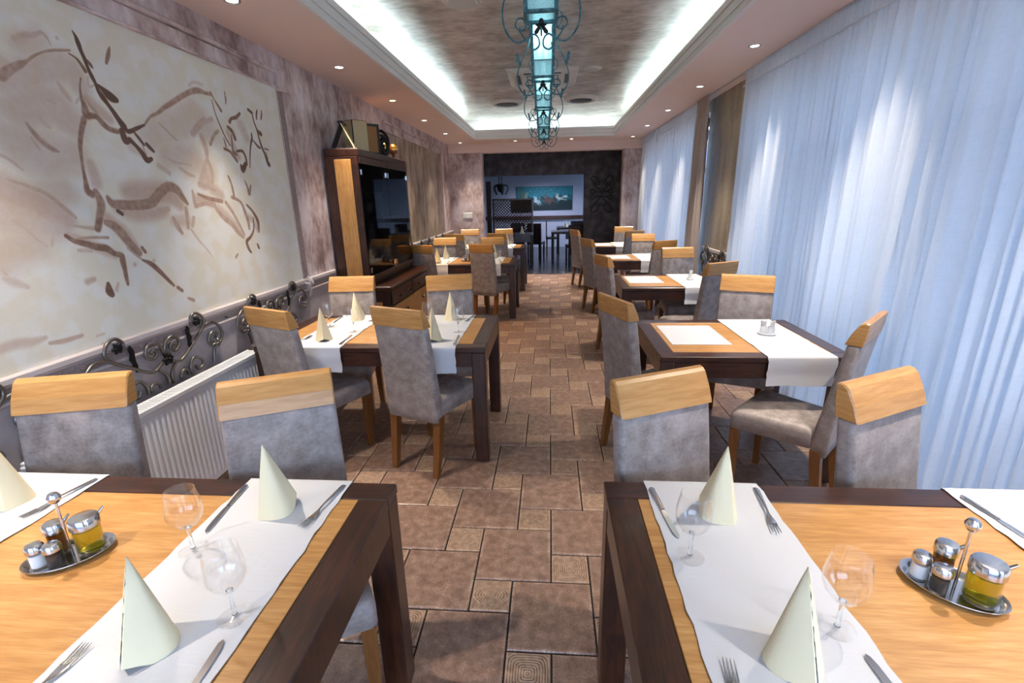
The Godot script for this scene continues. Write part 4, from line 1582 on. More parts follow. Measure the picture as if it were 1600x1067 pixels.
# ---------------------------------------------------------------- window wall
func window_wall():
	var spans := [[2.0, 0.3], [-0.3, -5.0], [-6.40, -9.75]]
	for i in 3:
		var z0: float = spans[i][0]
		var z1: float = spans[i][1]
		var x := XR + 0.14
		var g := Geo.new()
		span(g, Vector3(x, 0.10, z0), Vector3(x + 0.07, 0.18, z1), 0.004)
		span(g, Vector3(x, 2.44, z0), Vector3(x + 0.07, 2.52, z1), 0.004)
		var n := maxi(1, int(round((z0 - z1) / 1.15)))
		for k in n + 1:
			var z := lerpf(z0, z1, float(k) / n)
			var zc := clampf(z, z1 + 0.04, z0 - 0.04)
			span(g, Vector3(x, 0.18, zc - 0.04), Vector3(x + 0.07, 2.44, zc + 0.04), 0.004)
		span(g, Vector3(x + 0.01, 1.86, z0), Vector3(x + 0.06, 1.92, z1), 0.004)
		var w := struct("window_%d" % (i + 1), g.mesh(), M.dark_iron, "tall dark framed window %s" % ["beside the entrance, left uncurtained to add fill light", "hidden behind the sheer curtain along the first tables", "hidden behind the sheer curtain along the far tables"][i], "window")  # unseen entrance window has no curtain, left bare to add fill light
		for k in n:
			var a := lerpf(z0, z1, float(k) / n) - 0.05
			var b := lerpf(z0, z1, float(k + 1) / n) + 0.05
			part("pane", span_mesh(Vector3(x + 0.033, 0.19, a), Vector3(x + 0.037, 2.43, b), 0), M.window_glass, w)
	# ground outside
	var g := Geo.new()
	span(g, Vector3(XR + 0.25, -0.4, -40), Vector3(40, -0.12, 30), 0)
	span(g, Vector3(-30, -0.4, ZF + 0.2), Vector3(XR + 0.25, -0.12, 30), 0)
	struct("ground_outside", g.mesh(), mat(Color(0.60, 0.61, 0.62), 0.9), "pale paved ground outside the windows", "ground")
	# curtain track
	g = Geo.new()
	span(g, Vector3(1.80, CH - 0.008, -10.1), Vector3(1.83, CH, 2.2), 0.002)
	struct("trim_curtain_track", g.mesh(), M.plastic, "slim curtain track along the ceiling edge", "trim")
	curtain("sheer_curtain", "long sheer white curtain gathered in soft folds beside the front tables", 0.2, -5.02, 1.80, 1.0, M.curtain, 3, 0.046)
	curtain("sheer_curtain", "sheer white curtain beyond the ochre pier, beside the far tables", -6.46, -8.72, 1.80, 1.0, M.curtain, 17, 0.042)
	curtain("sheer_curtain", "narrow sheer curtain hanging next to the beam", -8.80, -10.0, 1.79, 1.0, M.curtain, 29, 0.032)
	curtain("heavy_drape", "beige drape bunched in deep folds beside the ochre pier", -6.00, -6.40, 1.775, 1.9, M.drape, 41, 0.055)


func curtain(called: String, label: String, z0: float, z1: float, x: float, dense: float, m: Material, sd: int, amp: float):
	var rng := RandomNumberGenerator.new()
	rng.seed = sd
	var n := int((z0 - z1) / 0.008)
	var ph := []
	for k in 8:
		ph.append(rng.randf() * TAU)
	# fold depth from a slow wander of phase, so that no two folds are alike
	var wander := FastNoiseLite.new()
	wander.seed = sd
	wander.frequency = 0.9
	var o := thing(called, label, "curtain", Vector3(x, 0, (z0 + z1) * 0.5))
	var ys := [0.012, 0.10, 0.35, 0.7, 1.1, 1.5, 1.9, 2.15, 2.3, 2.4, 2.46, 2.50, 2.515, 2.53, 2.56, 2.60, 2.643]
	var off := func(z: float, y: float) -> float:
		var t := clampf((2.52 - y) / 2.5, 0.0, 1.0)
		var top := clampf((y - 2.36) / 0.16, 0.0, 1.0)
		var zz := z * dense
		var w0 := wander.get_noise_1d(zz * 1.3) * 5.0 + wander.get_noise_2d(zz * 0.6, y * 0.22) * 1.3
		var big := sin(zz * 33.0 + w0 * 2.2 + ph[0])
		var mid := sin(zz * 74.0 + w0 * 3.0 + ph[1])
		var wt := 0.5 + 0.9 * absf(wander.get_noise_1d(zz * 0.7 + 40.0))
		var fold: float = (big * 0.5 * wt + mid * 0.5 * (1.3 - 0.5 * wt) + sin(zz * 9.0 + ph[2]) * 0.35 * t) * amp * (0.7 + 0.45 * t)
		var gather := (sin(zz * 190.0 + ph[3]) * 0.6 + sin(zz * 131.0 + ph[4] + w0) * 0.4) * 0.011
		if y > 2.50:
			return lerpf(fold * 0.35 + gather, gather * 1.25, clampf((y - 2.50) / 0.03, 0, 1))
		return lerpf(fold, fold * 0.35 + gather, top)
	var g := Geo.new()
	for r in ys.size() - 1:
		var pa := Vector3.ZERO
		var pb := Vector3.ZERO
		for i in n + 1:
			var z := lerpf(z0, z1, float(i) / n)
			var zl := z - o.position.z
			var a := Vector3(off.call(z, ys[r]), ys[r], zl)
			var b := Vector3(off.call(z, ys[r + 1]), ys[r + 1], zl)
			if i > 0:
				g.quad(pa, pb, b, a, 1, Vector2((i - 1) * 0.08, ys[r] * 10), Vector2((i - 1) * 0.08, ys[r + 1] * 10), Vector2(i * 0.08, ys[r + 1] * 10), Vector2(i * 0.08, ys[r] * 10))
			pa = a
			pb = b
	part("cloth", g.mesh(), m, o)
	g = Geo.new()
	var h := (z0 - z1) * 0.5
	for yy in [2.515, 2.625]:
		g.box(Vector3(-0.017, yy, 0), Vector3(0.003, 0.012, h * 2 - 0.01), 0.001)
	part("heading_tape", g.mesh(), m, o)


# ---------------------------------------------------------------- dark room beyond
func back_room():
	var bx0 := -3.2
	var bx1 := 3.2
	var bz := -16.2
	var g := Geo.new()
	span(g, Vector3(bx0, -0.15, bz - 0.2), Vector3(bx1, 0.0, ZB - 0.02), 0)
	var dk := noise_bytes(141, 0.02, 512, 512, 4, FastNoiseLite.TYPE_SIMPLEX_SMOOTH, 60, 512)
	var dm := tri_mat(tex(colored(512, 512, dk, ramp([[0.0, Color(0.09, 0.085, 0.09)], [0.5, Color(0.17, 0.165, 0.17)], [1.0, Color(0.30, 0.29, 0.30)]]))), 1.1, 0.22, true)
	var fl := struct("floor_back_room", g.mesh(), mat(Color(0.05, 0.05, 0.05), 0.6), "dark glossy boarded floor of the room beyond the opening", "floor")
	for k in 40:
		var z := ZB - 0.10 - k * 0.148
		part("floor_board", box_mesh(Vector3(bx1 - bx0, 0.012, 0.144), 0.002), dm, fl, Vector3(0, 0.0, z))
	g = Geo.new()
	span(g, Vector3(bx0, 2.62, bz - 0.2), Vector3(bx1, 2.8, ZB - 0.2), 0)
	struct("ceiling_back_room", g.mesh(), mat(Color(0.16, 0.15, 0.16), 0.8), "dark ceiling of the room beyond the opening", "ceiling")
	g = Geo.new()
	span(g, Vector3(bx0 - 0.2, -0.1, bz), Vector3(bx0, 2.8, ZB - 0.2), 0)
	# far wall with windows on its curtain side let in cool light
	span(g, Vector3(bx0, -0.1, bz - 0.2), Vector3(bx1, 2.8, bz), 0)
	span(g, Vector3(bx0, -0.1, ZB - 0.25), Vector3(-2.066, 2.8, ZB - 0.2), 0)
	span(g, Vector3(XR, -0.1, ZB - 0.25), Vector3(bx1, 2.8, ZB - 0.2), 0)
	span(g, Vector3(bx1, -0.1, bz), Vector3(bx1 + 0.2, 0.5, ZB - 0.2), 0)
	span(g, Vector3(bx1, 2.3, bz), Vector3(bx1 + 0.2, 2.8, ZB - 0.2), 0)
	span(g, Vector3(bx1, 0.5, bz), Vector3(bx1 + 0.2, 2.3, bz + 0.8), 0)
	span(g, Vector3(bx1, 0.5, -12.0), Vector3(bx1 + 0.2, 2.3, ZB - 0.2), 0)
	struct("wall_back_room", g.mesh(), mat(Color(0.62, 0.62, 0.66), 0.7), "whitewashed walls of the dark room beyond the opening", "wall")
	# lowered dark plaster header across that room
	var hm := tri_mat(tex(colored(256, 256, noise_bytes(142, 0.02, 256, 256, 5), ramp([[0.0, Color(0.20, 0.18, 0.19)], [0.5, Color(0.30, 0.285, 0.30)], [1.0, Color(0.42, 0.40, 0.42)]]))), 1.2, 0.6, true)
	g = Geo.new()
	span(g, Vector3(bx0, 2.085, -11.75), Vector3(bx1, 2.62, -11.5), 0.004)
	span(g, Vector3(0.80, 0, -11.75), Vector3(bx1, 2.085, -11.5), 0.004)
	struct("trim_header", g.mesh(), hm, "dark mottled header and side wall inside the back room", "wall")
	# ornament on that side wall
	var o := thing("iron_ornament", "dark wrought iron scroll ornament on the dim wall beyond the opening", "ornament", Vector3(1.19, 1.63, -11.485))
	for sx in [-1.0, 1.0]:
		for sy in [-1.0, 1.0]:
			g = Geo.new()
			g.tube(flat_curve([[0.0, 0.02], [0.05, 0.10], [0.16, 0.20], [0.24, 0.34], [0.20, 0.40], [0.11, 0.36], [0.06, 0.26], [0.09, 0.20], [0.14, 0.23], [0.11, 0.27]], sx, sy), 0.012, 6)
			part("scroll", g.mesh(), M.black, o)
			g = Geo.new()
			g.tube(flat_curve([[0.02, 0.05], [0.12, 0.06], [0.22, 0.12], [0.25, 0.05], [0.20, 0.02], [0.17, 0.06]], sx, sy), 0.012, 6)
			part("scroll", g.mesh(), M.black, o)
	# picture: a plain invented landscape with horse-like shapes
	o = thing("wide_picture", "wide teal painting of running horses on the white wall beyond the opening", "picture", Vector3(-0.16, 1.57, bz + 0.012))
	var w := 256
	var h := 96
	var d := PackedByteArray()
	d.resize(w * h * 3)
	var na := noise_bytes(143, 0.02, w, h, 4)
	var nb := noise_bytes(144, 0.08, w, h, 4)
	for y in h:
		for x in w:
			var i := y * w + x
			var t := y / float(h)
			var c := Color(0.10, 0.42, 0.46).lerp(Color(0.05, 0.13, 0.13), smoothstep(0.35, 0.7, t + (na[i] - 128) / 500.0))
			c = c.lerp(Color(0.45, 0.72, 0.74), clampf((nb[i] - 150) / 90.0, 0, 1) * clampf(0.7 - t, 0, 1))
			for e in [[0.12, 0.62, 0.07, 0.20, 0.10, 0.16, 0.12], [0.10, 0.30, 0.03, 0.22, 0.42, 0.38, 0.24], [0.17, 0.42, 0.025, 0.16, 0.62, 0.58, 0.50], [0.36, 0.66, 0.055, 0.12, 0.72, 0.74, 0.74], [0.33, 0.52, 0.022, 0.15, 0.70, 0.72, 0.72], [0.46, 0.48, 0.04, 0.10, 0.20, 0.13, 0.10], [0.53, 0.46, 0.03, 0.12, 0.48, 0.22, 0.17], [0.60, 0.60, 0.085, 0.10, 0.40, 0.19, 0.14], [0.69, 0.54, 0.03, 0.12, 0.22, 0.11, 0.09], [0.74, 0.40, 0.028, 0.14, 0.80, 0.76, 0.70], [0.80, 0.52, 0.07, 0.075, 0.82, 0.79, 0.72], [0.88, 0.44, 0.05, 0.05, 0.84, 0.82, 0.76]]:
				var q := Vector2((x / float(w) - e[0]) / e[2], (t - e[1]) / e[3]).length() + (nb[i] - 128) / 110.0 + (na[i] - 128) / 200.0
				if q < 1.0:
					c = c.lerp(Color(e[4], e[5], e[6]), minf(0.85, (1.0 - q) * 2.5) * (0.7 + nb[i] / 600.0))
			d[i * 3] = c.r8
			d[i * 3 + 1] = c.g8
			d[i * 3 + 2] = c.b8
	var pm := mat(Color.WHITE, 0.5)
	pm.albedo_texture = tex(Image.create_from_data(w, h, false, Image.FORMAT_RGB8, d))
	g = Geo.new()
	g.quad(Vector3(-0.90, -0.36, 0.016), Vector3(0.90, -0.36, 0.016), Vector3(0.90, 0.36, 0.016), Vector3(-0.90, 0.36, 0.016), -1, Vector2(0, 1), Vector2(1, 1), Vector2(1, 0), Vector2(0, 0))
	part("canvas", g.mesh(), pm, o)
	g = Geo.new()
	span(g, Vector3(-0.91, -0.37, -0.01), Vector3(0.91, 0.37, 0.014), 0.003)
	part("stretcher", g.mesh(), M.black, o)
	# wooden ledge below the white wall
	g = Geo.new()
	span(g, Vector3(bx0, 0.90, bz), Vector3(bx1, 1.02, bz + 0.06), 0.004)
	struct("trim_ledge", g.mesh(), M.walnut_u, "brown wooden ledge along the far white wall", "trim")
	lattice()
	back_tables()
	var l := thing("back_room_spotlight", "dim recessed spotlight over the back room tables", "spotlight", Vector3(-0.2, 2.62, -14.9))
	g = Geo.new()
	g.lathe([Vector2(0.0, -0.004), Vector2(0.04, -0.004), Vector2(0.04, 0.004), Vector2(0.0, 0.004)], 20)
	part("lens", g.mesh(), M.bulb, l)
	var s := SpotLight3D.new()
	s.name = "spot_beam"
	s.light_color = Color(0.86, 0.88, 1.0)
	s.light_energy = 2.2
	s.light_size = 0.03
	s.spot_range = 12.0
	s.spot_angle = 70.0
	s.spot_angle_attenuation = 0.9
	s.shadow_enabled = true
	l.add_child(s)
	s.position = Vector3(0, -0.02, 0)
	s.rotation = Vector3(-PI * 0.5, 0, 0)


func flat_curve(p: Array, sx: float, sy: float) -> Array:
	var v := []
	for q in p:
		v.append(Vector3(q[0] * sx, q[1] * sy, 0))
	return curve(v, 5)


func lattice():
	var o := thing("lattice_screen", "dark brown wooden lattice screen beyond the opening, before the teal painting", "screen", Vector3(-0.93, 0, -12.5))
	var g := Geo.new()
	for e in [[-0.52, 0.0, -0.48, 1.58], [0.48, 0.0, 0.52, 1.58], [-0.52, 1.54, 0.52, 1.58], [-0.52, 0.62, 0.52, 0.66]]:
		span(g, Vector3(e[0], e[1], -0.02), Vector3(e[2], e[3], 0.02), 0.003)
	part("frame", g.mesh(), M.walnut_v, o)
	var panel := span_mesh(Vector3(-0.05, 1.22, -0.008), Vector3(0.48, 1.54, 0.008), 0.002)
	part("solid_panel", panel, mat(Color(0.20, 0.15, 0.09), 0.6), o)
	for s in [-1.0, 1.0]:
		for k in range(-10, 24):
			var x0 := -0.5 + k * 0.075
			# slat from the lower rail to the upper, cut at the frame
			var a := Vector2(x0, 0.64)
			var b := Vector2(x0 + 0.92, 1.56)
			var t0 := clampf((-0.5 - a.x) / 0.92, 0, 1)
			var t1 := clampf((0.5 - a.x) / 0.92, 0, 1)
			if t1 - t0 < 0.04:
				continue
			var p := a.lerp(b, t0)
			var q := a.lerp(b, t1)
			g = Geo.new()
			var dz: float = 0.005 * s
			g.tube([Vector3(p.x * s, p.y, dz), Vector3(q.x * s, q.y, dz)], 0.011, 4)
			part("slat", g.mesh(), M.walnut_v, o)
	# wall post beside it
	g = Geo.new()
	span(g, Vector3(-1.59, 0, -12.56), Vector3(-1.47, 2.0, -12.44), 0.004)
	var p := part(numbered("wooden_post"), g.mesh(), M.walnut_v, self)
	tag(p, "reddish brown wooden post at the edge of the lattice screen", "post")
	# dark hanging pot plant above the screen
	o = thing("hanging_ironwork", "black iron candle holder hanging above the lattice screen", "candle holder", Vector3(-1.22, 1.70, -12.4))
	g = Geo.new()
	g.tube([Vector3(-0.03, 0.92, 0), Vector3(-0.03, 0.22, 0)], 0.012, 6)
	g.tube([Vector3(0.04, 0.92, 0), Vector3(0.04, 0.22, 0)], 0.012, 6)
	part("hanger", g.mesh(), M.black, o)
	g = Geo.new()
	g.lathe([Vector2(0.0, 0.02), Vector2(0.06, 0.06), Vector2(0.10, 0.16), Vector2(0.12, 0.22), Vector2(0.04, 0.24), Vector2(0.0, 0.24)], 12)
	part("bowl", g.mesh(), M.black, o)
	for k in 5:
		var a := k * 1.26
		g = Geo.new()
		g.tube(curve([Vector3(0.05 * cos(a), 0.18, 0.05 * sin(a)), Vector3(0.15 * cos(a), 0.20, 0.15 * sin(a)), Vector3(0.19 * cos(a), 0.12, 0.19 * sin(a)), Vector3(0.12 * cos(a), -0.02, 0.12 * sin(a))], 4), 0.016, 6)
		part("arm", g.mesh(), M.black, o)


func back_tables():
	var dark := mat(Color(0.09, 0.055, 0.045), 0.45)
	var navy := mat(Color(0.42, 0.44, 0.50), 0.8)
	var spec := [[-0.80, -11.95, "beside the lattice screen, next to the opening"], [-0.62, -13.6, "behind the lattice screen"], [0.62, -14.5, "before the far white wall"], [0.45, -12.7, "beside the dark scroll ornament wall"]]
	for i in spec.size():
		var e = spec[i]
		var o := thing("dark_table", "dark wooden table in the dim back room, %s" % e[2], "table", Vector3(e[0], 0, e[1]))
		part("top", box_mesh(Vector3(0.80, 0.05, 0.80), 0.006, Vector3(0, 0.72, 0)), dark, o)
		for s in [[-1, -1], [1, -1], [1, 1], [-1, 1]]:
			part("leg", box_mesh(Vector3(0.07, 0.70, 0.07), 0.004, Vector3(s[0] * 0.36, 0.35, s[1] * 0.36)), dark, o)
		var c := part(numbered("tablecloth"), box_mesh(Vector3(0.40, 0.004, 0.84), 0.001), navy, self, Vector3(e[0] + 0.16, 0.748, e[1]))
		tag(c, "pale cloth across the dim back room table, %s" % e[2], "tablecloth")
		var dg := Geo.new()
		span(dg, Vector3(-0.2, -0.18, 0.416), Vector3(0.2, 0.0, 0.42), 0.001)
		part("drop", dg.mesh(), navy, c)
	for e in [[-0.66, -11.75, 0.4, "by the opening"], [0.48, -14.3, 2.0, "on the far table, lattice side"], [0.80, -14.35, 0.8, "on the far table, ornament side"], [0.58, -12.55, 0.6, "near the dark scroll ornament"], [-0.55, -13.4, 1.3, "behind the lattice screen"]]:
		var n := part(numbered("folded_napkin"), napkin_mesh(0.2), M.napkin, self, Vector3(e[0], 0.751, e[1]), Vector3(0, e[2], 0))
		tag(n, "cream folded napkin standing in the dim back room, %s" % e[3], "napkin")
	for e in [[-0.35, -12.85, 2.9, "facing the lattice screen"], [0.10, -14.45, 1.57, "with its back to the aisle"], [0.78, -13.75, 3.14, "under the far napkins"], [0.62, -11.85, 3.3, "beside the ornament wall"], [-0.85, -12.9, 0.0, "behind the lattice"]]:
		var o := thing("dark_chair", "dark wooden chair in the dim back room, %s" % e[3], "chair", Vector3(e[0], 0, e[1]), e[2])
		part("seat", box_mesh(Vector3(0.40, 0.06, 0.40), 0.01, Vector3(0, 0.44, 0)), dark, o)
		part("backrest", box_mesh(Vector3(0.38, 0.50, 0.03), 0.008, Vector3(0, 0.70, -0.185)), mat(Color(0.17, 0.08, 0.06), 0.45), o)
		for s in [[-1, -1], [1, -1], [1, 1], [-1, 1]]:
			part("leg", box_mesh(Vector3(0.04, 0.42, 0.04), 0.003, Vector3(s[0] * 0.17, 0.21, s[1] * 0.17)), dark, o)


# ---------------------------------------------------------------- display cabinet
func cabinet_group():
	var o := thing("display_cabinet", "tall dark wood display cabinet with glass doors, honey side panel and drawers below", "cabinet")
	var z0 := -4.44
	var z1 := -5.93
	var xb := XL + 0.012
	# lower chest
	var xf := -1.535
	part("base_body", span_mesh(Vector3(xb, 0.06, z0 - 0.02), Vector3(xf - 0.02, 0.735, z1 + 0.02), 0.004), M.walnut_v, o)
	part("plinth", span_mesh(Vector3(xb, 0.0, z0 - 0.04), Vector3(xf - 0.05, 0.06, z1 + 0.04), 0.003), M.walnut_v, o)
	part("counter_top", span_mesh(Vector3(xb, 0.735, z0 + 0.01), Vector3(xf + 0.015, 0.78, z1 - 0.01), 0.012), M.walnut_v, o)
	# side face: dark frame with a honey field
	part("side_panel", span_mesh(Vector3(xb + 0.10, 0.12, z0 - 0.02), Vector3(xf - 0.10, 0.62, z0 - 0.012), 0.003), M.honey_v, o)
	for k in 2:
		var za := lerpf(z0 - 0.03, z1 + 0.03, k * 0.5) - 0.008
		var zb := lerpf(z0 - 0.03, z1 + 0.03, (k + 1) * 0.5) + 0.008
		var dr := part("drawer", span_mesh(Vector3(xf - 0.02, 0.575, za), Vector3(xf, 0.725, zb), 0.006), M.walnut_v, o)
		for t in [0.25, 0.75]:
			part("knob", knob_mesh(), M.solid_glass, dr, Vector3(xf, 0.65, lerpf(za, zb, t)))
		for h in 2:
			var zc := lerpf(za, zb, h * 0.5) - (0.0 if h == 0 else 0.003)
			var zd := lerpf(za, zb, (h + 1) * 0.5) + (0.003 if h == 0 else 0.0)
			var dn := part("door", span_mesh(Vector3(xf - 0.02, 0.08, zc), Vector3(xf, 0.56, zd), 0.006), M.honey_v, o)
			part("knob", knob_mesh(), M.solid_glass, dn, Vector3(xf, 0.47, zd + 0.05 if h == 0 else zc - 0.05))
	# upper case
	var uf := -1.715
	var ub := -2.035
	part("back_board", span_mesh(Vector3(xb, 0.78, z0 - 0.03), Vector3(ub, 1.875, z1 + 0.02), 0.003), M.walnut_v, o)
	part("top_board", span_mesh(Vector3(ub, 1.965, z0), Vector3(uf, 2.03, z1), 0.006), M.walnut_v, o)
	part("bottom_board", span_mesh(Vector3(ub, 0.78, z0), Vector3(uf - 0.03, 0.82, z1), 0.003), M.walnut_v, o)
	for zz in [[z0, z0 - 0.03], [z1 + 0.03, z1]]:
		var sd := part("side", span_mesh(Vector3(ub, 0.78, zz[0]), Vector3(uf - 0.012, 1.965, zz[1]), 0.003), M.walnut_v, o)
		sd.set_meta("label", "dark framed cabinet side with a tall honey field")
		if zz[0] == z0:
			part("side_inset", span_mesh(Vector3(-1.945, 0.80, z0 + 0.001), Vector3(-1.79, 1.94, z0 + 0.006), 0.002), M.honey_v, sd)
	var inside: Material = M.walnut_v
	part("inner_back", span_mesh(Vector3(ub + 0.002, 0.82, z0 - 0.03), Vector3(ub + 0.01, 1.965, z1 + 0.03), 0), inside, o)
	for y in [1.10, 1.38, 1.66]:
		part("shelf", span_mesh(Vector3(ub + 0.01, y, z0 - 0.032), Vector3(uf - 0.05, y + 0.018, z1 + 0.032), 0.002), inside, o)
	for k in 2:
		var za := lerpf(z0 - 0.005, z1 + 0.005, k * 0.5) - 0.002
		var zb := lerpf(z0 - 0.005, z1 + 0.005, (k + 1) * 0.5) + 0.002
		var dr := part("glass_door", span_mesh(Vector3(uf - 0.012, 0.83, za), Vector3(uf + 0.006, 0.875, zb), 0.002), M.walnut_v, o)
		part("top_rail", span_mesh(Vector3(uf - 0.012, 1.905, za), Vector3(uf + 0.006, 1.962, zb), 0.002), M.walnut_v, dr)
		part("pane", span_mesh(Vector3(uf - 0.006, 0.875, za), Vector3(uf, 1.905, zb), 0), M.smoked, dr)
		for t in [0.03, 0.97]:
			for y in [0.93, 1.83]:
				part("hinge", box_mesh(Vector3(0.014, 0.05, 0.03), 0.003, Vector3(uf + 0.004, y, lerpf(za, zb, t))), M.chrome, dr)
	# glassware standing inside
	var gl := wine_glass("wine glass in the cabinet")
	var first := true
	for y in [1.119, 1.399]:
		for k in 4:
			var p := Vector3(-1.88, y, -4.75 - k * 0.30)
			var lb := "clear glass goblet on the %s cabinet shelf, %s from the honey side panel" % ["lower" if y < 1.2 else "middle", ["first", "second", "third", "fourth"][k]]
			if first:
				gl.position = p
				gl.set_meta("label", lb)
				gl.set_meta("group", "goblets on the lower cabinet shelf")
				first = false
			else:
				copy(gl, p, 0, lb, "goblets on the %s cabinet shelf" % ["lower" if y < 1.2 else "middle"])
	on_cabinet()


func knob_mesh() -> ArrayMesh:
	var g := Geo.new()
	for r in [[0.0, 0.006, 0.012, 0.010], [0.012, 0.010, 0.026, 0.016], [0.026, 0.016, 0.034, 0.008]]:
		var a := []
		var b := []
		for k in 8:
			var t := TAU * k / 8.0
			a.append(Vector3(r[0], sin(t) * r[1], cos(t) * r[1]))
			b.append(Vector3(r[2], sin(t) * r[3], cos(t) * r[3]))
		g.loft([a, b], true, -1)
	return g.mesh()


func on_cabinet():
	var y := 2.031
	var navy := mat(Color(0.10, 0.13, 0.19), 0.5)
	var cream := mat(Color(0.80, 0.72, 0.54), 0.6)
	# tent shaped folder
	var o := thing("tent_folder", "dark blue folder standing like a tent on the cabinet top", "folder", Vector3(-1.90, y + 0.002, -4.60), 0.25)
	for s in [-1.0, 1.0]:
		var p := part("leaf", box_mesh(Vector3(0.008, 0.24, 0.20), 0.002, Vector3(0, 0.123, 0)), navy if s < 0 else cream, o, Vector3(s * 0.105, 0, 0))
		p.rotation.z = s * 0.44
	part("spine", box_mesh(Vector3(0.05, 0.018, 0.21), 0.004, Vector3(0, 0.228, 0)), navy, o)
	part("foot", box_mesh(Vector3(0.24, 0.008, 0.20), 0.002, Vector3(0, 0.005, 0)), navy, o)
	# open certificate folder
	o = thing("open_folder", "open cream document folder with dark edges standing on the cabinet", "folder", Vector3(-1.93, y, -4.92), 0.1)
	for s in [-1.0, 1.0]:
		var p := part("cover", box_mesh(Vector3(0.16, 0.31, 0.006), 0.002, Vector3(0.08 * s, 0.157, 0)), navy, o)
		p.rotation.y = 0.75 * s
		part("page", box_mesh(Vector3(0.15, 0.30, 0.003), 0.001, Vector3(0.08 * s, 0.157, 0.005)), cream, p)
	# framed print
	o = thing("framed_print", "dark framed print leaning upright on the cabinet beside the folders", "frame", Vector3(-1.84, y, -5.12), 0.9)
	var g := Geo.new()
	for e in [[-0.12, 0.0, 0.12, 0.025], [-0.12, 0.275, 0.12, 0.30], [-0.12, 0.025, -0.095, 0.275], [0.095, 0.025, 0.12, 0.275]]:
		span(g, Vector3(e[0], e[1], -0.012), Vector3(e[2], e[3], 0.012), 0.003)
	part("frame", g.mesh(), mat(Color(0.12, 0.11, 0.12), 0.3), o)
	part("print", box_mesh(Vector3(0.19, 0.25, 0.006), 0.0, Vector3(0, 0.15, 0)), mat(Color(0.62, 0.42, 0.20), 0.4), o)
	# black tangled ornament
	o = thing("black_ornament", "black looped metal ornament standing on the cabinet top", "ornament", Vector3(-1.82, y + 0.006, -5.36))
	for e in [[0.0, 0.10, 0.24, 0.0], [0.5, 0.08, 0.19, 0.04], [-0.6, 0.07, 0.17, -0.05], [1.2, 0.06, 0.13, 0.07]]:
		g = Geo.new()
		var pts := []
		for k in 17:
			var a := TAU * k / 16.0
			pts.append(Vector3(cos(a) * e[1], e[2] * 0.5 + 0.017 + sin(a) * e[2] * 0.5, e[3]).rotated(Vector3.UP, e[0]))
		g.tube(pts, 0.016, 7)
		part("loop", g.mesh(), M.black, o)
	g = Geo.new()
	g.lathe([Vector2(0.0, 0.0), Vector2(0.08, 0.0), Vector2(0.09, 0.03), Vector2(0.05, 0.07), Vector2(0.055, 0.12), Vector2(0.0, 0.15)], 14)
	part("body", g.mesh(), M.black, o)
	# gilt cups
	for e in [[-1.86, -5.58, 0.15, "slimmer gilt cup on the cabinet top, next to the black ornament"], [-1.80, -5.74, 0.13, "broad gilt cup with a rounded lid at the end of the cabinet top"]]:
		o = thing("gilt_cup", e[3], "cup", Vector3(e[0], y, e[1]), 0, "gilt cups on the cabinet")
		var s: float = e[2] / 0.15
		g = Geo.new()
		g.lathe([Vector2(0.0, 0.0), Vector2(0.04, 0.0), Vector2(0.038, 0.012), Vector2(0.014, 0.025), Vector2(0.016, 0.05), Vector2(0.05, 0.07), Vector2(0.055, 0.10)], 20)
		part("bowl", g.mesh(), mat(Color(0.36, 0.20, 0.10), 0.35), o)
		g = Geo.new()
		g.lathe([Vector2(0.056, 0.098), Vector2(0.058, 0.12), Vector2(0.045, 0.15), Vector2(0.02, 0.165), Vector2(0.0, 0.168)], 20)
		part("lid", g.mesh(), M.gold, o)


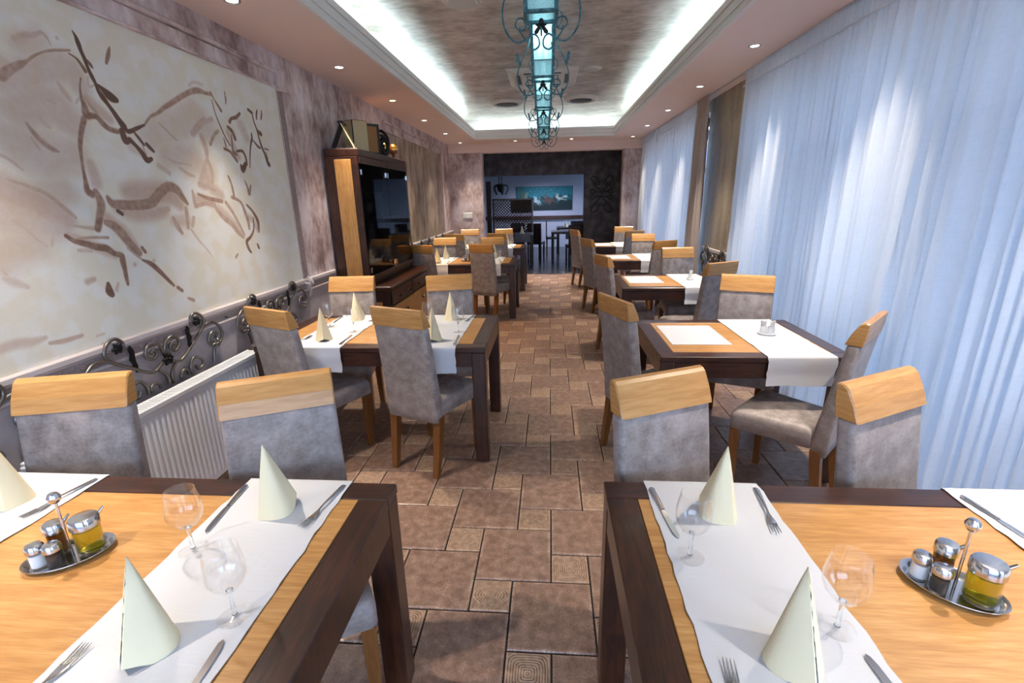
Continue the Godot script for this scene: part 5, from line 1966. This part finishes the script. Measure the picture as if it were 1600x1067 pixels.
# ---------------------------------------------------------------- chairs and tables
func make_chair() -> Node3D:
	# faces +z; origin on the floor under the seat
	var o := thing("dining_chair", "chair", "chair", Vector3.ZERO, 0, "suede dining chairs")
	o.set_meta("kind_name", "dining_chair")
	var g := Geo.new()
	var rings := []
	for e in [[0.372, 0.006, 0.018], [0.380, 0.0, 0.022], [0.442, 0.0, 0.022], [0.462, 0.006, 0.026], [0.472, 0.020, 0.032], [0.476, 0.045, 0.04]]:
		rings.append(rounded(e[0], 0.355 - e[1] * 2, 0.430 - e[1] * 2, -0.165 + e[1], 0.215 - e[1], e[2], 5))
	g.loft(rings, false, 1)
	g.fan(rings[0], Vector3(0, 0.4, 0.05), 1)
	g.fan(rings[-1], Vector3(0, 0.4, 0.05), 1)
	part("seat", g.mesh(), M.suede, o)
	# back: leans away, thick at the seat and slimmer under the cap
	g = Geo.new()
	rings = []
	for e in [[0.345, 0.352, -0.228, -0.166], [0.40, 0.355, -0.231, -0.160], [0.47, 0.356, -0.236, -0.162], [0.56, 0.354, -0.244, -0.177], [0.66, 0.352, -0.254, -0.193], [0.76, 0.350, -0.265, -0.206], [0.85, 0.347, -0.277, -0.219], [0.905, 0.345, -0.285, -0.227], [0.912, 0.338, -0.284, -0.231]]:
		rings.append(rounded(e[0], e[1], e[1], e[2], e[3], 0.018, 4))
	g.loft(rings, false, 1)
	g.fan(rings[0], Vector3(0, 0.5, -0.18), 1)
	g.fan(rings[-1], Vector3(0, 0.5, -0.18), 1)
	part("backrest", g.mesh(), M.suede, o)
	# wooden cap, wedge shaped in section
	g = Geo.new()
	rings = []
	for x in [-0.172, -0.168, 0.168, 0.172]:
		var i := 0.004 if absf(x) > 0.17 else 0.0
		rings.append([Vector3(x, 0.914 + i, -0.288 + i), Vector3(x, 0.914 + i, -0.220 - i), Vector3(x, 0.960, -0.236 - i), Vector3(x, 1.010 - i, -0.262 - i), Vector3(x, 1.019 - i, -0.274 - i), Vector3(x, 1.022 - i, -0.288), Vector3(x, 1.017 - i, -0.300 + i), Vector3(x, 0.965, -0.296 + i)])
	g.loft(rings, true, -1)
	part("top_cap", g.mesh(), M.honey_u, o).set_meta("label", "honey coloured wooden cap rail")
	for s in [-1.0, 1.0]:
		g = Geo.new()
		g.loft([ring4(Vector3(s * 0.183, 0.0, 0.184), 0.0155), ring4(Vector3(s * 0.185, 0.10, 0.184), 0.0175), ring4(Vector3(s * 0.187, 0.374, 0.187), 0.0225)], true, -1)
		part("leg", g.mesh(), M.honey_leg, o)
		g = Geo.new()
		var rr := []
		for e in [[0.0, -0.236, 0.0165], [0.09, -0.222, 0.0185], [0.20, -0.205, 0.021], [0.30, -0.192, 0.023], [0.37, -0.186, 0.024]]:
			rr.append(ring4(Vector3(s * (0.150 + e[0] * 0.02), e[0], e[1]), e[2]))
		g.loft(rr, true, -1)
		part("leg", g.mesh(), M.honey_leg, o)
	return o


func make_table(x0: float, x1: float, z0: float, z1: float, label: String) -> Node3D:
	# z0 is the side towards the entrance
	var c := Vector3((x0 + x1) * 0.5, 0, (z0 + z1) * 0.5)
	var o := thing("dining_table", label, "table", c, 0, "walnut bordered dining tables")
	var hx := (x1 - x0) * 0.5
	var hz := (z0 - z1) * 0.5
	var b := 0.085
	var t := 0.745
	var th := 0.032
	for s in [-1.0, 1.0]:
		part("border_board", span_mesh(Vector3(-hx, t - th, s * hz), Vector3(hx, t, s * (hz - b)), 0.004), M.walnut_u, o)
		part("border_board", span_mesh(Vector3(s * hx, t - th, hz - b), Vector3(s * (hx - b), t, -hz + b), 0.003), M.walnut_v, o)
		part("apron", span_mesh(Vector3(-hx + 0.08, 0.625, s * (hz - 0.004)), Vector3(hx - 0.08, t - th, s * (hz - 0.028)), 0.003), M.walnut_u, o)
		part("apron", span_mesh(Vector3(s * (hx - 0.004), 0.625, hz - 0.08), Vector3(s * (hx - 0.028), t - th, -hz + 0.08), 0.003), M.walnut_v, o)
		for q in [-1.0, 1.0]:
			part("leg", span_mesh(Vector3(s * (hx - 0.002), 0, q * (hz - 0.002)), Vector3(s * (hx - 0.082), t - th, q * (hz - 0.082)), 0.005), M.walnut_v, o)
	part("inlay_panel", span_mesh(Vector3(-hx + b + 0.0008, t - 0.025, -hz + b + 0.0008), Vector3(hx - b - 0.0008, t - 0.0004, hz - b - 0.0008), 0.0015), M.honey_u, o).set_meta("label", "honey veneer field of the table top")
	return o


const ROWS := {
	"M1": [-1.87, -0.460, -0.42, -1.222, "front mural-row table"],
	"M2": [-1.775, -0.368, -2.585, -3.39, "second mural-row table"],
	"M3": [-1.86, -0.452, -6.265, -7.06, "third mural-row table"],
	"M4": [-1.83, -0.424, -8.31, -9.12, "last mural-row table"],
	"C1": [0.165, 1.565, -0.46, -1.262, "front curtain-row table"],
	"C2": [0.592, 1.588, -2.438, -3.24, "second curtain-row table"],
	"C3": [0.682, 1.700, -4.458, -5.26, "third curtain-row table"],
	"C4": [0.690, 1.700, -6.45, -7.27, "fourth curtain-row table"],
	"C5": [0.700, 1.700, -8.39, -9.20, "last curtain-row table"],
}


func furniture():
	var hv: StandardMaterial3D = M.honey_v.duplicate()
	hv.albedo_color = Color(0.62, 0.54, 0.46)
	M.honey_leg = hv
	var chair := make_chair()
	var spots := [
		[-1.540, -1.116, 14.5, "before the radiator at the front mural-row table"],
		[-0.780, -1.148, 25.7, "beyond the aisle end of the front mural-row table"],
		[0.470, -1.197, 24.9, "at the aisle end of the front curtain-row table"],
		[1.146, -1.199, 27.7, "at the curtain end of the front curtain-row table"],
		[-1.429, -2.669, 157.2, "on the radiator side of the second mural-row table, back turned"],
		[-0.710, -2.676, 158.3, "on the aisle side of the second mural-row table, back turned"],
		[-1.485, -3.237, 5.2, "beyond the second mural-row table, close to the cabinet"],
		[-0.690, -3.273, 15.0, "beyond the second mural-row table, beside the aisle"],
		[-1.556, -6.353, 160.5, "half hidden by the cabinet at the third mural-row table"],
		[-0.775, -6.356, 159.5, "on the aisle side of the third mural-row table, back turned"],
		[-1.572, -7.009, 3.8, "beyond the third mural-row table, beside the chair rail"],
		[-0.767, -6.954, 18.0, "beyond the third mural-row table, beside the aisle"],
		[-1.554, -8.321, 170.0, "on the wall side of the last mural-row table, back turned"],
		[-0.772, -8.329, 158.0, "on the aisle side of the last mural-row table, back turned"],
		[-1.503, -9.047, 7.0, "beyond the last mural-row table, before the pink pier"],
		[-0.779, -9.067, 20.0, "beyond the last mural-row table, before the dark opening"],
		[0.630, -2.775, 112.0, "at the aisle end of the second curtain-row table"],
		[1.261, -2.385, -133.1, "turned sideways at the second curtain-row table, seat partly lit"],
		[1.288, -3.160, -21.1, "beyond the second curtain-row table, against the sheer curtain"],
		[0.785, -4.822, 107.1, "at the aisle end of the third curtain-row table"],
		[1.320, -4.373, -150.7, "on the near side of the third curtain-row table"],
		[1.415, -5.111, 2.0, "beyond the third curtain-row table, before the ochre pier"],
		[0.774, -6.833, 112.0, "at the aisle end of the fourth curtain-row table"],
		[1.365, -6.529, -156.0, "on the near side of the fourth curtain-row table"],
		[1.408, -7.221, -3.4, "beyond the fourth curtain-row table, against the curtain"],
		[0.703, -8.829, 112.0, "at the aisle end of the last curtain-row table"],
		[1.314, -8.473, -156.7, "on the near side of the last curtain-row table"],
		[1.355, -9.133, -13.1, "beyond the last curtain-row table, beside the beam"],
	]
	for i in spots.size():
		var s = spots[i]
		var lb := "grey suede chair %s" % s[3]
		var p := Vector3(s[0], 0.0012, s[1])
		if i == 0:
			chair.position = p
			chair.rotation.y = deg_to_rad(s[2])
			chair.set_meta("label", lb)
		else:
			copy(chair, p, deg_to_rad(s[2]), lb)
	for k in ROWS:
		var r: Array = ROWS[k]
		var extra: String = {"M1": "with oil cruets and two set runners", "M2": "with four cream napkins, set for four", "M3": "beyond the cabinet, set with a cruet stand", "M4": "before the dark opening", "C1": "with oil cruets on its honey field", "C2": "with a white placemat and a toothpick stand", "C3": "laid with one white placemat and runner", "C4": "laid with placemat, before the far curtain", "C5": "furthest along the curtains"}[k]
		make_table(r[0], r[1], r[2], r[3], "walnut bordered honey table %s, the %s" % [extra, r[4]])


# ---------------------------------------------------------------- things on the tables
func runner_mesh(w: float, depth: float, drop0: float, drop1: float, sd: int) -> ArrayMesh:
	# lies across the table along z, hangs over both edges; y = 0 is the table top
	var rng := FastNoiseLite.new()
	rng.seed = sd
	rng.frequency = 4.0
	var path := []
	var h := depth * 0.5
	for k in 7:
		path.append(Vector2(h + 0.005 + 0.004 * sin(k * 1.1 + sd), -drop0 + drop0 * k / 7.0))
	path.append(Vector2(h + 0.0045, -0.006))
	path.append(Vector2(h + 0.002, 0.0012))
	path.append(Vector2(h - 0.006, 0.0022))
	for k in range(1, 24):
		path.append(Vector2(lerpf(h - 0.006, -h + 0.006, k / 24.0), 0.0012))
	path.append(Vector2(-h + 0.006, 0.0022))
	path.append(Vector2(-h - 0.002, 0.0012))
	path.append(Vector2(-h - 0.0045, -0.006))
	for k in range(6, -1, -1):
		path.append(Vector2(-h - 0.005 - 0.004 * sin(k * 1.1 + sd), -drop1 + drop1 * k / 7.0))
	var g := Geo.new()
	var n := 8
	var th := 0.0011
	var top := []
	var low := []
	for i in path.size():
		var a: Vector2 = path[maxi(i - 1, 0)]
		var b: Vector2 = path[mini(i + 1, path.size() - 1)]
		var t := (b - a).normalized()
		var nn := Vector2(t.y, -t.x) if t.x < 0 else Vector2(-t.y, t.x)
		if i < 8:
			nn = Vector2(1, 0)
		elif i > path.size() - 9:
			nn = Vector2(-1, 0)
		var ra := []
		var rb := []
		for k in n + 1:
			var u := float(k) / n
			var e := -1.0 if k == 0 else (1.0 if k == n else 0.0)
			var wob := rng.get_noise_2d(path[i].x * 6.0, e * 9.0 + path[i].y * 5.0) * 0.007 * absf(e)
			var lift := 0.0
			if i > 9 and i < path.size() - 10 and e != 0.0:
				lift = maxf(0.0, rng.get_noise_2d(path[i].x * 7.0 + 30.0, e * 5.0)) * 0.006
			if i < 7 or i > path.size() - 8:
				lift = 0.0
			var x := (u - 0.5) * w + wob
			var hang := 0.0
			if i < 7:
				hang = sin(u * 9.0 + sd) * 0.006 * (1.0 - i / 7.0) + 0.006 * (1.0 - i / 7.0)
			elif i > path.size() - 8:
				hang = -sin(u * 9.0 + sd) * 0.006 * (1.0 - (path.size() - 1 - i) / 7.0) - 0.006 * (1.0 - (path.size() - 1 - i) / 7.0)
			var p := Vector3(x, path[i].y + lift, path[i].x + hang)
			rb.append(p)
			ra.append(p + Vector3(0, nn.y, nn.x) * th)
		top.append(ra)
		low.append(rb)
	for i in path.size() - 1:
		for k in n:
			g.quad(top[i][k], top[i][k + 1], top[i + 1][k + 1], top[i + 1][k], 1)
			g.quad(low[i][k + 1], low[i][k], low[i + 1][k], low[i + 1][k + 1], 2)
		g.quad(low[i][0], top[i][0], top[i + 1][0], low[i + 1][0], 3)
		g.quad(top[i][n], low[i][n], low[i + 1][n], top[i + 1][n], 3)
	for k in n:
		g.quad(low[0][k], low[0][k + 1], top[0][k + 1], top[0][k], 3)
		g.quad(top[-1][k], top[-1][k + 1], low[-1][k + 1], low[-1][k], 3)
	return g.mesh()


func napkin_mesh(h: float) -> ArrayMesh:
	# stood up folded napkin: upright ridge behind, two bowed wings that run forward (+z) to almost close in a slit
	var g := Geo.new()
	var n := 8
	var at := func(t: float, u: float, s: float, inner: float) -> Vector3:
		var ridge := Vector3(0, t * h, lerpf(-0.050 + inner, -0.004, t))
		var edge := Vector3(s * lerpf(0.0045, 0.0005, t), t * h + 0.020 * (1.0 - t), lerpf(0.066, -0.002, t))
		var p := ridge.lerp(edge, u)
		p.y = t * h + 0.020 * (1.0 - t) * smoothstep(0.72, 1.0, u)
		p.x += s * sin(PI * pow(u, 0.85)) * (0.050 - inner) * pow(1.0 - t, 0.9)
		return p
	for s in [1.0, -1.0]:
		for k in n:
			var t0 := k / float(n)
			var t1 := (k + 1) / float(n)
			for i in n:
				var u0 := i / float(n)
				var u1 := (i + 1) / float(n)
				for inner in [0.0, 0.003]:
					var a: Vector3 = at.call(t0, u0, s, inner)
					var b: Vector3 = at.call(t0, u1, s, inner)
					var c: Vector3 = at.call(t1, u1, s, inner)
					var d: Vector3 = at.call(t1, u0, s, inner)
					var grp := (1 if s > 0 else 2) + (2 if inner > 0.0 else 0)
					if (s > 0) == (inner == 0.0):
						g.quad(b, a, d, c, grp)
					else:
						g.quad(a, b, c, d, grp)
			# folded front edge of the wing
			var e0: Vector3 = at.call(t0, 1.0, s, 0.0)
			var e1: Vector3 = at.call(t1, 1.0, s, 0.0)
			var f0 := e0 - Vector3(s * 0.003, 0, 0)
			var f1 := e1 - Vector3(s * 0.003 * (1.0 - t1), 0, 0)
			g.quad(e0, f0, f1, e1, 7)
	return g.mesh()


func wine_glass(label: String) -> Node3D:
	var o := thing("wine_glass", label, "wine glass", Vector3.ZERO, 0, "clear wine glasses")
	o.set_meta("kind_name", "wine_glass")
	var g := Geo.new()
	g.lathe([Vector2(0.004, 0.066), Vector2(0.014, 0.069), Vector2(0.026, 0.077), Vector2(0.036, 0.091), Vector2(0.0405, 0.106), Vector2(0.0405, 0.120), Vector2(0.038, 0.140), Vector2(0.034, 0.160), Vector2(0.0325, 0.168), Vector2(0.0318, 0.1695), Vector2(0.0311, 0.168), Vector2(0.0325, 0.160), Vector2(0.0365, 0.140), Vector2(0.039, 0.120), Vector2(0.039, 0.106), Vector2(0.0345, 0.092), Vector2(0.025, 0.079), Vector2(0.012, 0.072), Vector2(0.0, 0.0705)], 32, Vector3.ZERO, 1, 1, 1.2)
	part("bowl", g.mesh(), M.glass, o)
	g = Geo.new()
	g.lathe([Vector2(0.0, 0.004), Vector2(0.006, 0.006), Vector2(0.0042, 0.018), Vector2(0.0036, 0.04), Vector2(0.0042, 0.060), Vector2(0.007, 0.067), Vector2(0.0, 0.069)], 14, Vector3.ZERO, 1, 1, 1.4)
	part("stem", g.mesh(), M.solid_glass, o)
	g = Geo.new()
	g.lathe([Vector2(0.0, 0.0005), Vector2(0.033, 0.0), Vector2(0.0338, 0.001), Vector2(0.033, 0.0022), Vector2(0.018, 0.0036), Vector2(0.006, 0.0062), Vector2(0.0, 0.0066)], 32, Vector3.ZERO, 1, 1, 1.2)
	part("foot", g.mesh(), M.glass, o)
	return o


func make_knife() -> Node3D:
	# lies along z, handle towards +z
	var o := thing("table_knife", "knife", "knife", Vector3.ZERO, 0, "steel table knives")
	o.set_meta("kind_name", "table_knife")
	var g := Geo.new()
	var rings := []
	for e in [[0.105, 0.006, 0.0022], [0.10, 0.0085, 0.003], [0.06, 0.0075, 0.0032], [0.02, 0.006, 0.003], [0.005, 0.0055, 0.0028]]:
		var r := []
		for k in 10:
			var a := TAU * k / 10.0
			r.append(Vector3(cos(a) * e[1], 0.0034 + sin(a) * e[2], e[0]))
		rings.append(r)
	g.loft(rings, true, 1)
	part("handle", g.mesh(), M.steel, o)
	g = Geo.new()
	var ol := [[-0.004, 0.006], [0.005, 0.006], [0.0075, -0.01], [0.0085, -0.05], [0.008, -0.085], [0.005, -0.102], [0.0, -0.108], [-0.005, -0.100], [-0.0058, -0.06], [-0.005, -0.01]]
	var p0 := []
	var p1 := []
	for q in ol:
		p0.append(Vector3(q[0], 0.0016, q[1]))
		p1.append(Vector3(q[0], 0.0034, q[1]))
	g.loft([p0, p1], true, -1)
	part("blade", g.mesh(), M.steel, o)
	return o


func make_fork() -> Node3D:
	var o := thing("table_fork", "fork", "fork", Vector3.ZERO, 0, "steel table forks")
	o.set_meta("kind_name", "table_fork")
	var g := Geo.new()
	var rings := []
	for e in [[0.10, 0.007, 0.0018, 0.002], [0.09, 0.0085, 0.002, 0.003], [0.05, 0.006, 0.002, 0.006], [0.0, 0.0034, 0.0022, 0.0085], [-0.025, 0.0036, 0.0022, 0.0065], [-0.036, 0.0085, 0.0016, 0.0038], [-0.05, 0.0115, 0.0013, 0.003], [-0.060, 0.0118, 0.0012, 0.0034]]:
		var r := []
		for k in 8:
			var a := TAU * k / 8.0
			r.append(Vector3(cos(a) * e[1], e[3] + sin(a) * e[2], e[0]))
		rings.append(r)
	g.loft(rings, true, 1)
	part("handle", g.mesh(), M.steel, o)
	for k in 4:
		g = Geo.new()
		var x := -0.0097 + k * 0.00647
		g.tube([Vector3(x, 0.0034, -0.058), Vector3(x, 0.0042, -0.075), Vector3(x, 0.0062, -0.092), Vector3(x * 0.97, 0.0082, -0.102)], [0.0019, 0.0018, 0.0015, 0.0007], 6)
		part("tine", g.mesh(), M.steel, o)
	return o


func lid_lathe(r: float, y0: float, y1: float) -> ArrayMesh:
	var g := Geo.new()
	g.lathe([Vector2(r, y0), Vector2(r + 0.0012, y0 + 0.001), Vector2(r + 0.0008, y1 - 0.006), Vector2(r - 0.002, y1 - 0.001), Vector2(r - 0.006, y1), Vector2(0.0, y1 + 0.001)], 24)
	return g.mesh()


func make_cruets(c: Vector3, turn: float, where: String):
	# oval steel tray with a tall ringed handle; shakers and bottles stand on it
	var o := thing("cruet_tray", "oval steel cruet tray with ball topped handle on the %s" % where, "tray", c, turn, "steel cruet trays")
	var g := Geo.new()
	g.lathe([Vector2(0.0, 0.0), Vector2(0.075, 0.0), Vector2(0.081, 0.004), Vector2(0.087, 0.011), Vector2(0.090, 0.0125), Vector2(0.0895, 0.0140), Vector2(0.086, 0.0132), Vector2(0.079, 0.0065), Vector2(0.075, 0.0022), Vector2(0.0, 0.0022)], 40, Vector3.ZERO, 1.0, 0.70)
	part("dish", g.mesh(), M.steel, o)
	g = Geo.new()
	g.tube([Vector3(0.004, 0.002, 0), Vector3(0.004, 0.08, 0), Vector3(0.004, 0.155, 0)], 0.0032, 10)
	part("rod", g.mesh(), M.chrome, o)
	g = Geo.new()
	g.lathe([Vector2(0.0, 0.150), Vector2(0.009, 0.153), Vector2(0.0135, 0.162), Vector2(0.0135, 0.168), Vector2(0.009, 0.177), Vector2(0.0, 0.180)], 20, Vector3(0.004, 0, 0))
	part("ball", g.mesh(), M.chrome, o)
	var bs := Basis(Vector3.UP, turn)
	var y := Vector3(0, 0.0026, 0)
	# oil and vinegar bottles
	for e in [[0.0425, 0.003, 0.0295, 0.098, "oil_bottle", "glass bottle of yellow oil with steel lid on the %s"], [-0.022, -0.0265, 0.0205, 0.088, "vinegar_bottle", "small steel lidded bottle behind the handle on the %s"]]:
		var p := thing(e[4], e[5] % where, "bottle", c + bs * Vector3(e[0], 0, e[1]) + y, turn + 0.4, "cruet bottles")
		var r: float = e[2]
		var h: float = e[3]
		g = Geo.new()
		g.lathe([Vector2(0.0, 0.0), Vector2(r - 0.003, 0.0), Vector2(r, 0.004), Vector2(r, h * 0.74)], 28, Vector3.ZERO, 1, 1, 1.4)
		part("body", g.mesh(), M.glass, p)
		g = Geo.new()
		g.lathe([Vector2(0.0, 0.006), Vector2(r - 0.005, 0.006), Vector2(r - 0.002, 0.009), Vector2(r - 0.002, h * 0.68), Vector2(0.0, h * 0.68)], 28, Vector3.ZERO, 1, 1, 1.0)
		part("oil" if e[4] == "oil_bottle" else "vinegar", g.mesh(), M.oil if e[4] == "oil_bottle" else M.vinegar, p)
		part("lid", lid_lathe(r, h * 0.74 - 0.002, h), M.steel, p)
		g = Geo.new()
		g.tube([Vector3(r * 0.8, h - 0.012, 0), Vector3(r + 0.004, h - 0.004, 0), Vector3(r + 0.012, h + 0.004, 0)], [0.005, 0.004, 0.0028], 8)
		part("spout", g.mesh(), M.steel, p)
	for e in [[-0.0545, 0.007, "salt_shaker", M.salt, "steel capped glass salt shaker on the %s cruet tray"], [-0.0195, 0.027, "pepper_shaker", M.pepper, "steel capped glass pepper shaker on the %s cruet tray"]]:
		var p := thing(e[2], e[4] % where, "shaker", c + bs * Vector3(e[0], 0, e[1]) + y, turn, "salt and pepper shakers")
		g = Geo.new()
		g.lathe([Vector2(0.0, 0.0), Vector2(0.0165, 0.0), Vector2(0.0178, 0.003), Vector2(0.0172, 0.045)], 24, Vector3.ZERO, 1, 1, 1.4)
		part("body", g.mesh(), M.glass, p)
		g = Geo.new()
		g.lathe([Vector2(0.0, 0.004), Vector2(0.0150, 0.004), Vector2(0.0150, 0.036), Vector2(0.0, 0.037)], 20)
		part("filling", g.mesh(), e[3], p)
		part("cap", lid_lathe(0.0172, 0.043, 0.062), M.steel, p)


func make_stand(c: Vector3, turn: float, where: String):
	var o := thing("toothpick_stand", "small white porcelain stand with two cups of paper sticks on the %s" % where, "stand", c, turn, "porcelain toothpick stands")
	var g := Geo.new()
	g.lathe([Vector2(0.0, 0.0), Vector2(0.046, 0.0), Vector2(0.052, 0.005), Vector2(0.053, 0.012), Vector2(0.050, 0.016), Vector2(0.046, 0.011), Vector2(0.0, 0.009)], 32, Vector3.ZERO, 1.0, 0.68)
	part("dish", g.mesh(), M.porcelain, o)
	for s in [-1.0, 1.0]:
		g = Geo.new()
		g.lathe([Vector2(0.0, 0.0095), Vector2(0.017, 0.0095), Vector2(0.0195, 0.014), Vector2(0.0195, 0.052), Vector2(0.0185, 0.053), Vector2(0.0175, 0.052), Vector2(0.017, 0.016), Vector2(0.0, 0.015)], 24, Vector3(s * 0.021, 0, 0))
		part("cup", g.mesh(), M.porcelain, o)
	g = Geo.new()
	var rng := RandomNumberGenerator.new()
	rng.seed = 3
	for k in 14:
		var a := rng.randf() * TAU
		var rr := rng.randf() * 0.011
		var p := Vector3(0.021 * (1 if k % 2 else -1) + cos(a) * rr, 0.018, sin(a) * rr)
		var q := p + Vector3(cos(a) * 0.008, 0.062 + rng.randf() * 0.012, sin(a) * 0.008)
		g.tube([p, q], 0.0032, 5)
	var st := part("paper_sticks", g.mesh(), M.salt, o)
	st.set_meta("kind", "stuff")


func table_settings():
	M.vinegar = mat(Color(0.35, 0.24, 0.10, 0.2), 0.03)
	M.vinegar.refraction_enabled = true
	M.vinegar.refraction_scale = 0.04
	M.vinegar.transparency = BaseMaterial3D.TRANSPARENCY_ALPHA
	var T := 0.745
	# white runners: table, middle x, width, drop towards entrance, drop beyond
	var rs := [
		["M1", -0.763, 0.325, "at the aisle end"], ["M1", -1.565, 0.33, "at the radiator end"],
		["M2", -0.70, 0.315, "at the aisle end"], ["M2", -1.395, 0.325, "at the radiator end"],
		["M3", -0.80, 0.32, "at the aisle end"], ["M3", -1.515, 0.33, "at the wall end"],
		["M4", -0.79, 0.32, "at the aisle end"], ["M4", -1.50, 0.33, "at the wall end"],
		["C1", 0.447, 0.325, "at the aisle end"], ["C1", 1.290, 0.34, "at the curtain end"],
		["C2", 1.315, 0.345, "at the curtain end"], ["C3", 1.425, 0.33, "at the curtain end"], ["C4", 1.385, 0.33, "at the curtain end"], ["C5", 1.31, 0.33, "at the curtain end"]]
	for i in rs.size():
		var e = rs[i]
		var r: Array = ROWS[e[0]]
		var o := part(numbered("table_runner"), runner_mesh(e[2], r[2] - r[3], 0.155, 0.15, i * 7 + 1), M.linen, self, Vector3(e[1], T + 0.0003, (r[2] + r[3]) * 0.5))
		tag(o, "white linen runner hanging over both edges %s of the %s" % [e[3], r[4]], "table runner", "white linen runners")
	for e in [["C2", 0.872, -2.866, 0.335, 0.42], ["C3", 0.96, -4.925, 0.335, 0.43], ["C4", 0.975, -6.89, 0.30, 0.44], ["C5", 0.96, -8.80, 0.30, 0.44]]:
		var o := part(numbered("placemat"), box_mesh(Vector3(e[3], 0.0018, e[4]), 0.0005), M.linen, self, Vector3(e[1], T + 0.0013, e[2]))
		tag(o, "white rectangular placemat on the honey field of the %s" % ROWS[e[0]][4], "placemat", "white placemats")
	# place settings: runner middle, table, near (guest towards the entrance) or far, words, what lies there
	var napkin := napkin_mesh(0.205)
	var glass: Node3D = null
	var knife: Node3D = null
	var fork: Node3D = null
	var sets := [
		["M1", -0.763, true, "near aisle-end", "ngkf", 0.0], ["M1", -0.763, false, "far aisle-end", "ngkf", -0.5], ["M1", -1.565, false, "far radiator-end", "nf", 0.6],
		["C1", 0.447, true, "near aisle-end", "ngkf", 0.15], ["C1", 0.447, false, "far aisle-end", "ngkf", 0.5], ["C1", 1.290, false, "far curtain-end", "nk", 0.2],
		["M2", -0.70, true, "near aisle-end", "ngkf", 0.1], ["M2", -0.70, false, "far aisle-end", "ngkf", 0.3], ["M2", -1.395, true, "near radiator-end", "ngkf", 0.5], ["M2", -1.395, false, "far radiator-end", "ngkf", -0.7],
		["M3", -0.80, true, "near aisle-end", "ngkf", 0.2], ["M3", -0.80, false, "far aisle-end", "ngkf", 0.4], ["M3", -1.515, true, "near wall-end", "ngkf", 0.3], ["M3", -1.515, false, "far wall-end", "ngkf", -0.4],
		["M4", -0.79, true, "near aisle-end", "ngkf", 0.5], ["M4", -0.79, false, "far aisle-end", "ng", 0.2], ["M4", -1.50, true, "near wall-end", "ng", 0.4]]
	for i in sets.size():
		var e = sets[i]
		var r: Array = ROWS[e[0]]
		var s := 1.0 if e[2] else -1.0
		var edge: float = r[2] if e[2] else r[3]
		var x: float = e[1]
		var y := T + 0.0042
		var words: String = "%s setting of the %s" % [e[3], r[4]]
		var turn := 0.0 if e[2] else PI
		if "n" in e[4]:
			var n := part(numbered("folded_napkin"), napkin, M.napkin, self, Vector3(x - 0.005 * s, T + 0.0027, edge - s * (0.235 if i < 6 and e[2] else 0.15)), Vector3(0, turn + e[5], 0))
			tag(n, "cream folded napkin standing at the %s" % words, "napkin", "cream standing napkins")
		var big: bool = i < 6
		if "g" in e[4]:
			var p := Vector3(x + s * 0.115, T + 0.0029, edge - s * (0.31 if big else 0.335))
			if glass == null:
				glass = wine_glass("clear stemmed wine glass at the %s" % words)
				glass.position = p
			else:
				copy(glass, p, i * 0.7, "clear stemmed wine glass at the %s" % words, "clear wine glasses")
		if "k" in e[4]:
			var p := Vector3(x + s * 0.138, y - 0.0005, edge - s * 0.145)
			if knife == null:
				knife = make_knife()
				knife.position = p
				knife.rotation.y = turn + 0.08
				knife.set_meta("label", "steel table knife at the %s" % words)
			else:
				copy(knife, p, turn + (0.12 if not e[2] else 0.05), "steel table knife at the %s" % words)
		if "f" in e[4]:
			var p := Vector3(x - s * 0.135, y - 0.001, edge - s * 0.125)
			if fork == null:
				fork = make_fork()
				fork.position = p
				fork.rotation.y = turn - 0.05
				fork.set_meta("label", "steel table fork at the %s" % words)
			else:
				copy(fork, p, turn - 0.14, "steel table fork at the %s" % words)
	make_cruets(Vector3(-1.170, T, -0.877), 0.62, ROWS.M1[4])
	make_cruets(Vector3(0.858, T, -0.885), -0.72, ROWS.C1[4])
	make_cruets(Vector3(-1.14, T, -6.60), 0.2, ROWS.M3[4])
	make_stand(Vector3(1.312, T + 0.003, -2.862), -0.5, ROWS.C2[4])
	make_stand(Vector3(1.426, T + 0.003, -4.908), 1.2, ROWS.C3[4])
	make_stand(Vector3(1.50, T + 0.003, -7.05), 0.6, ROWS.C4[4])
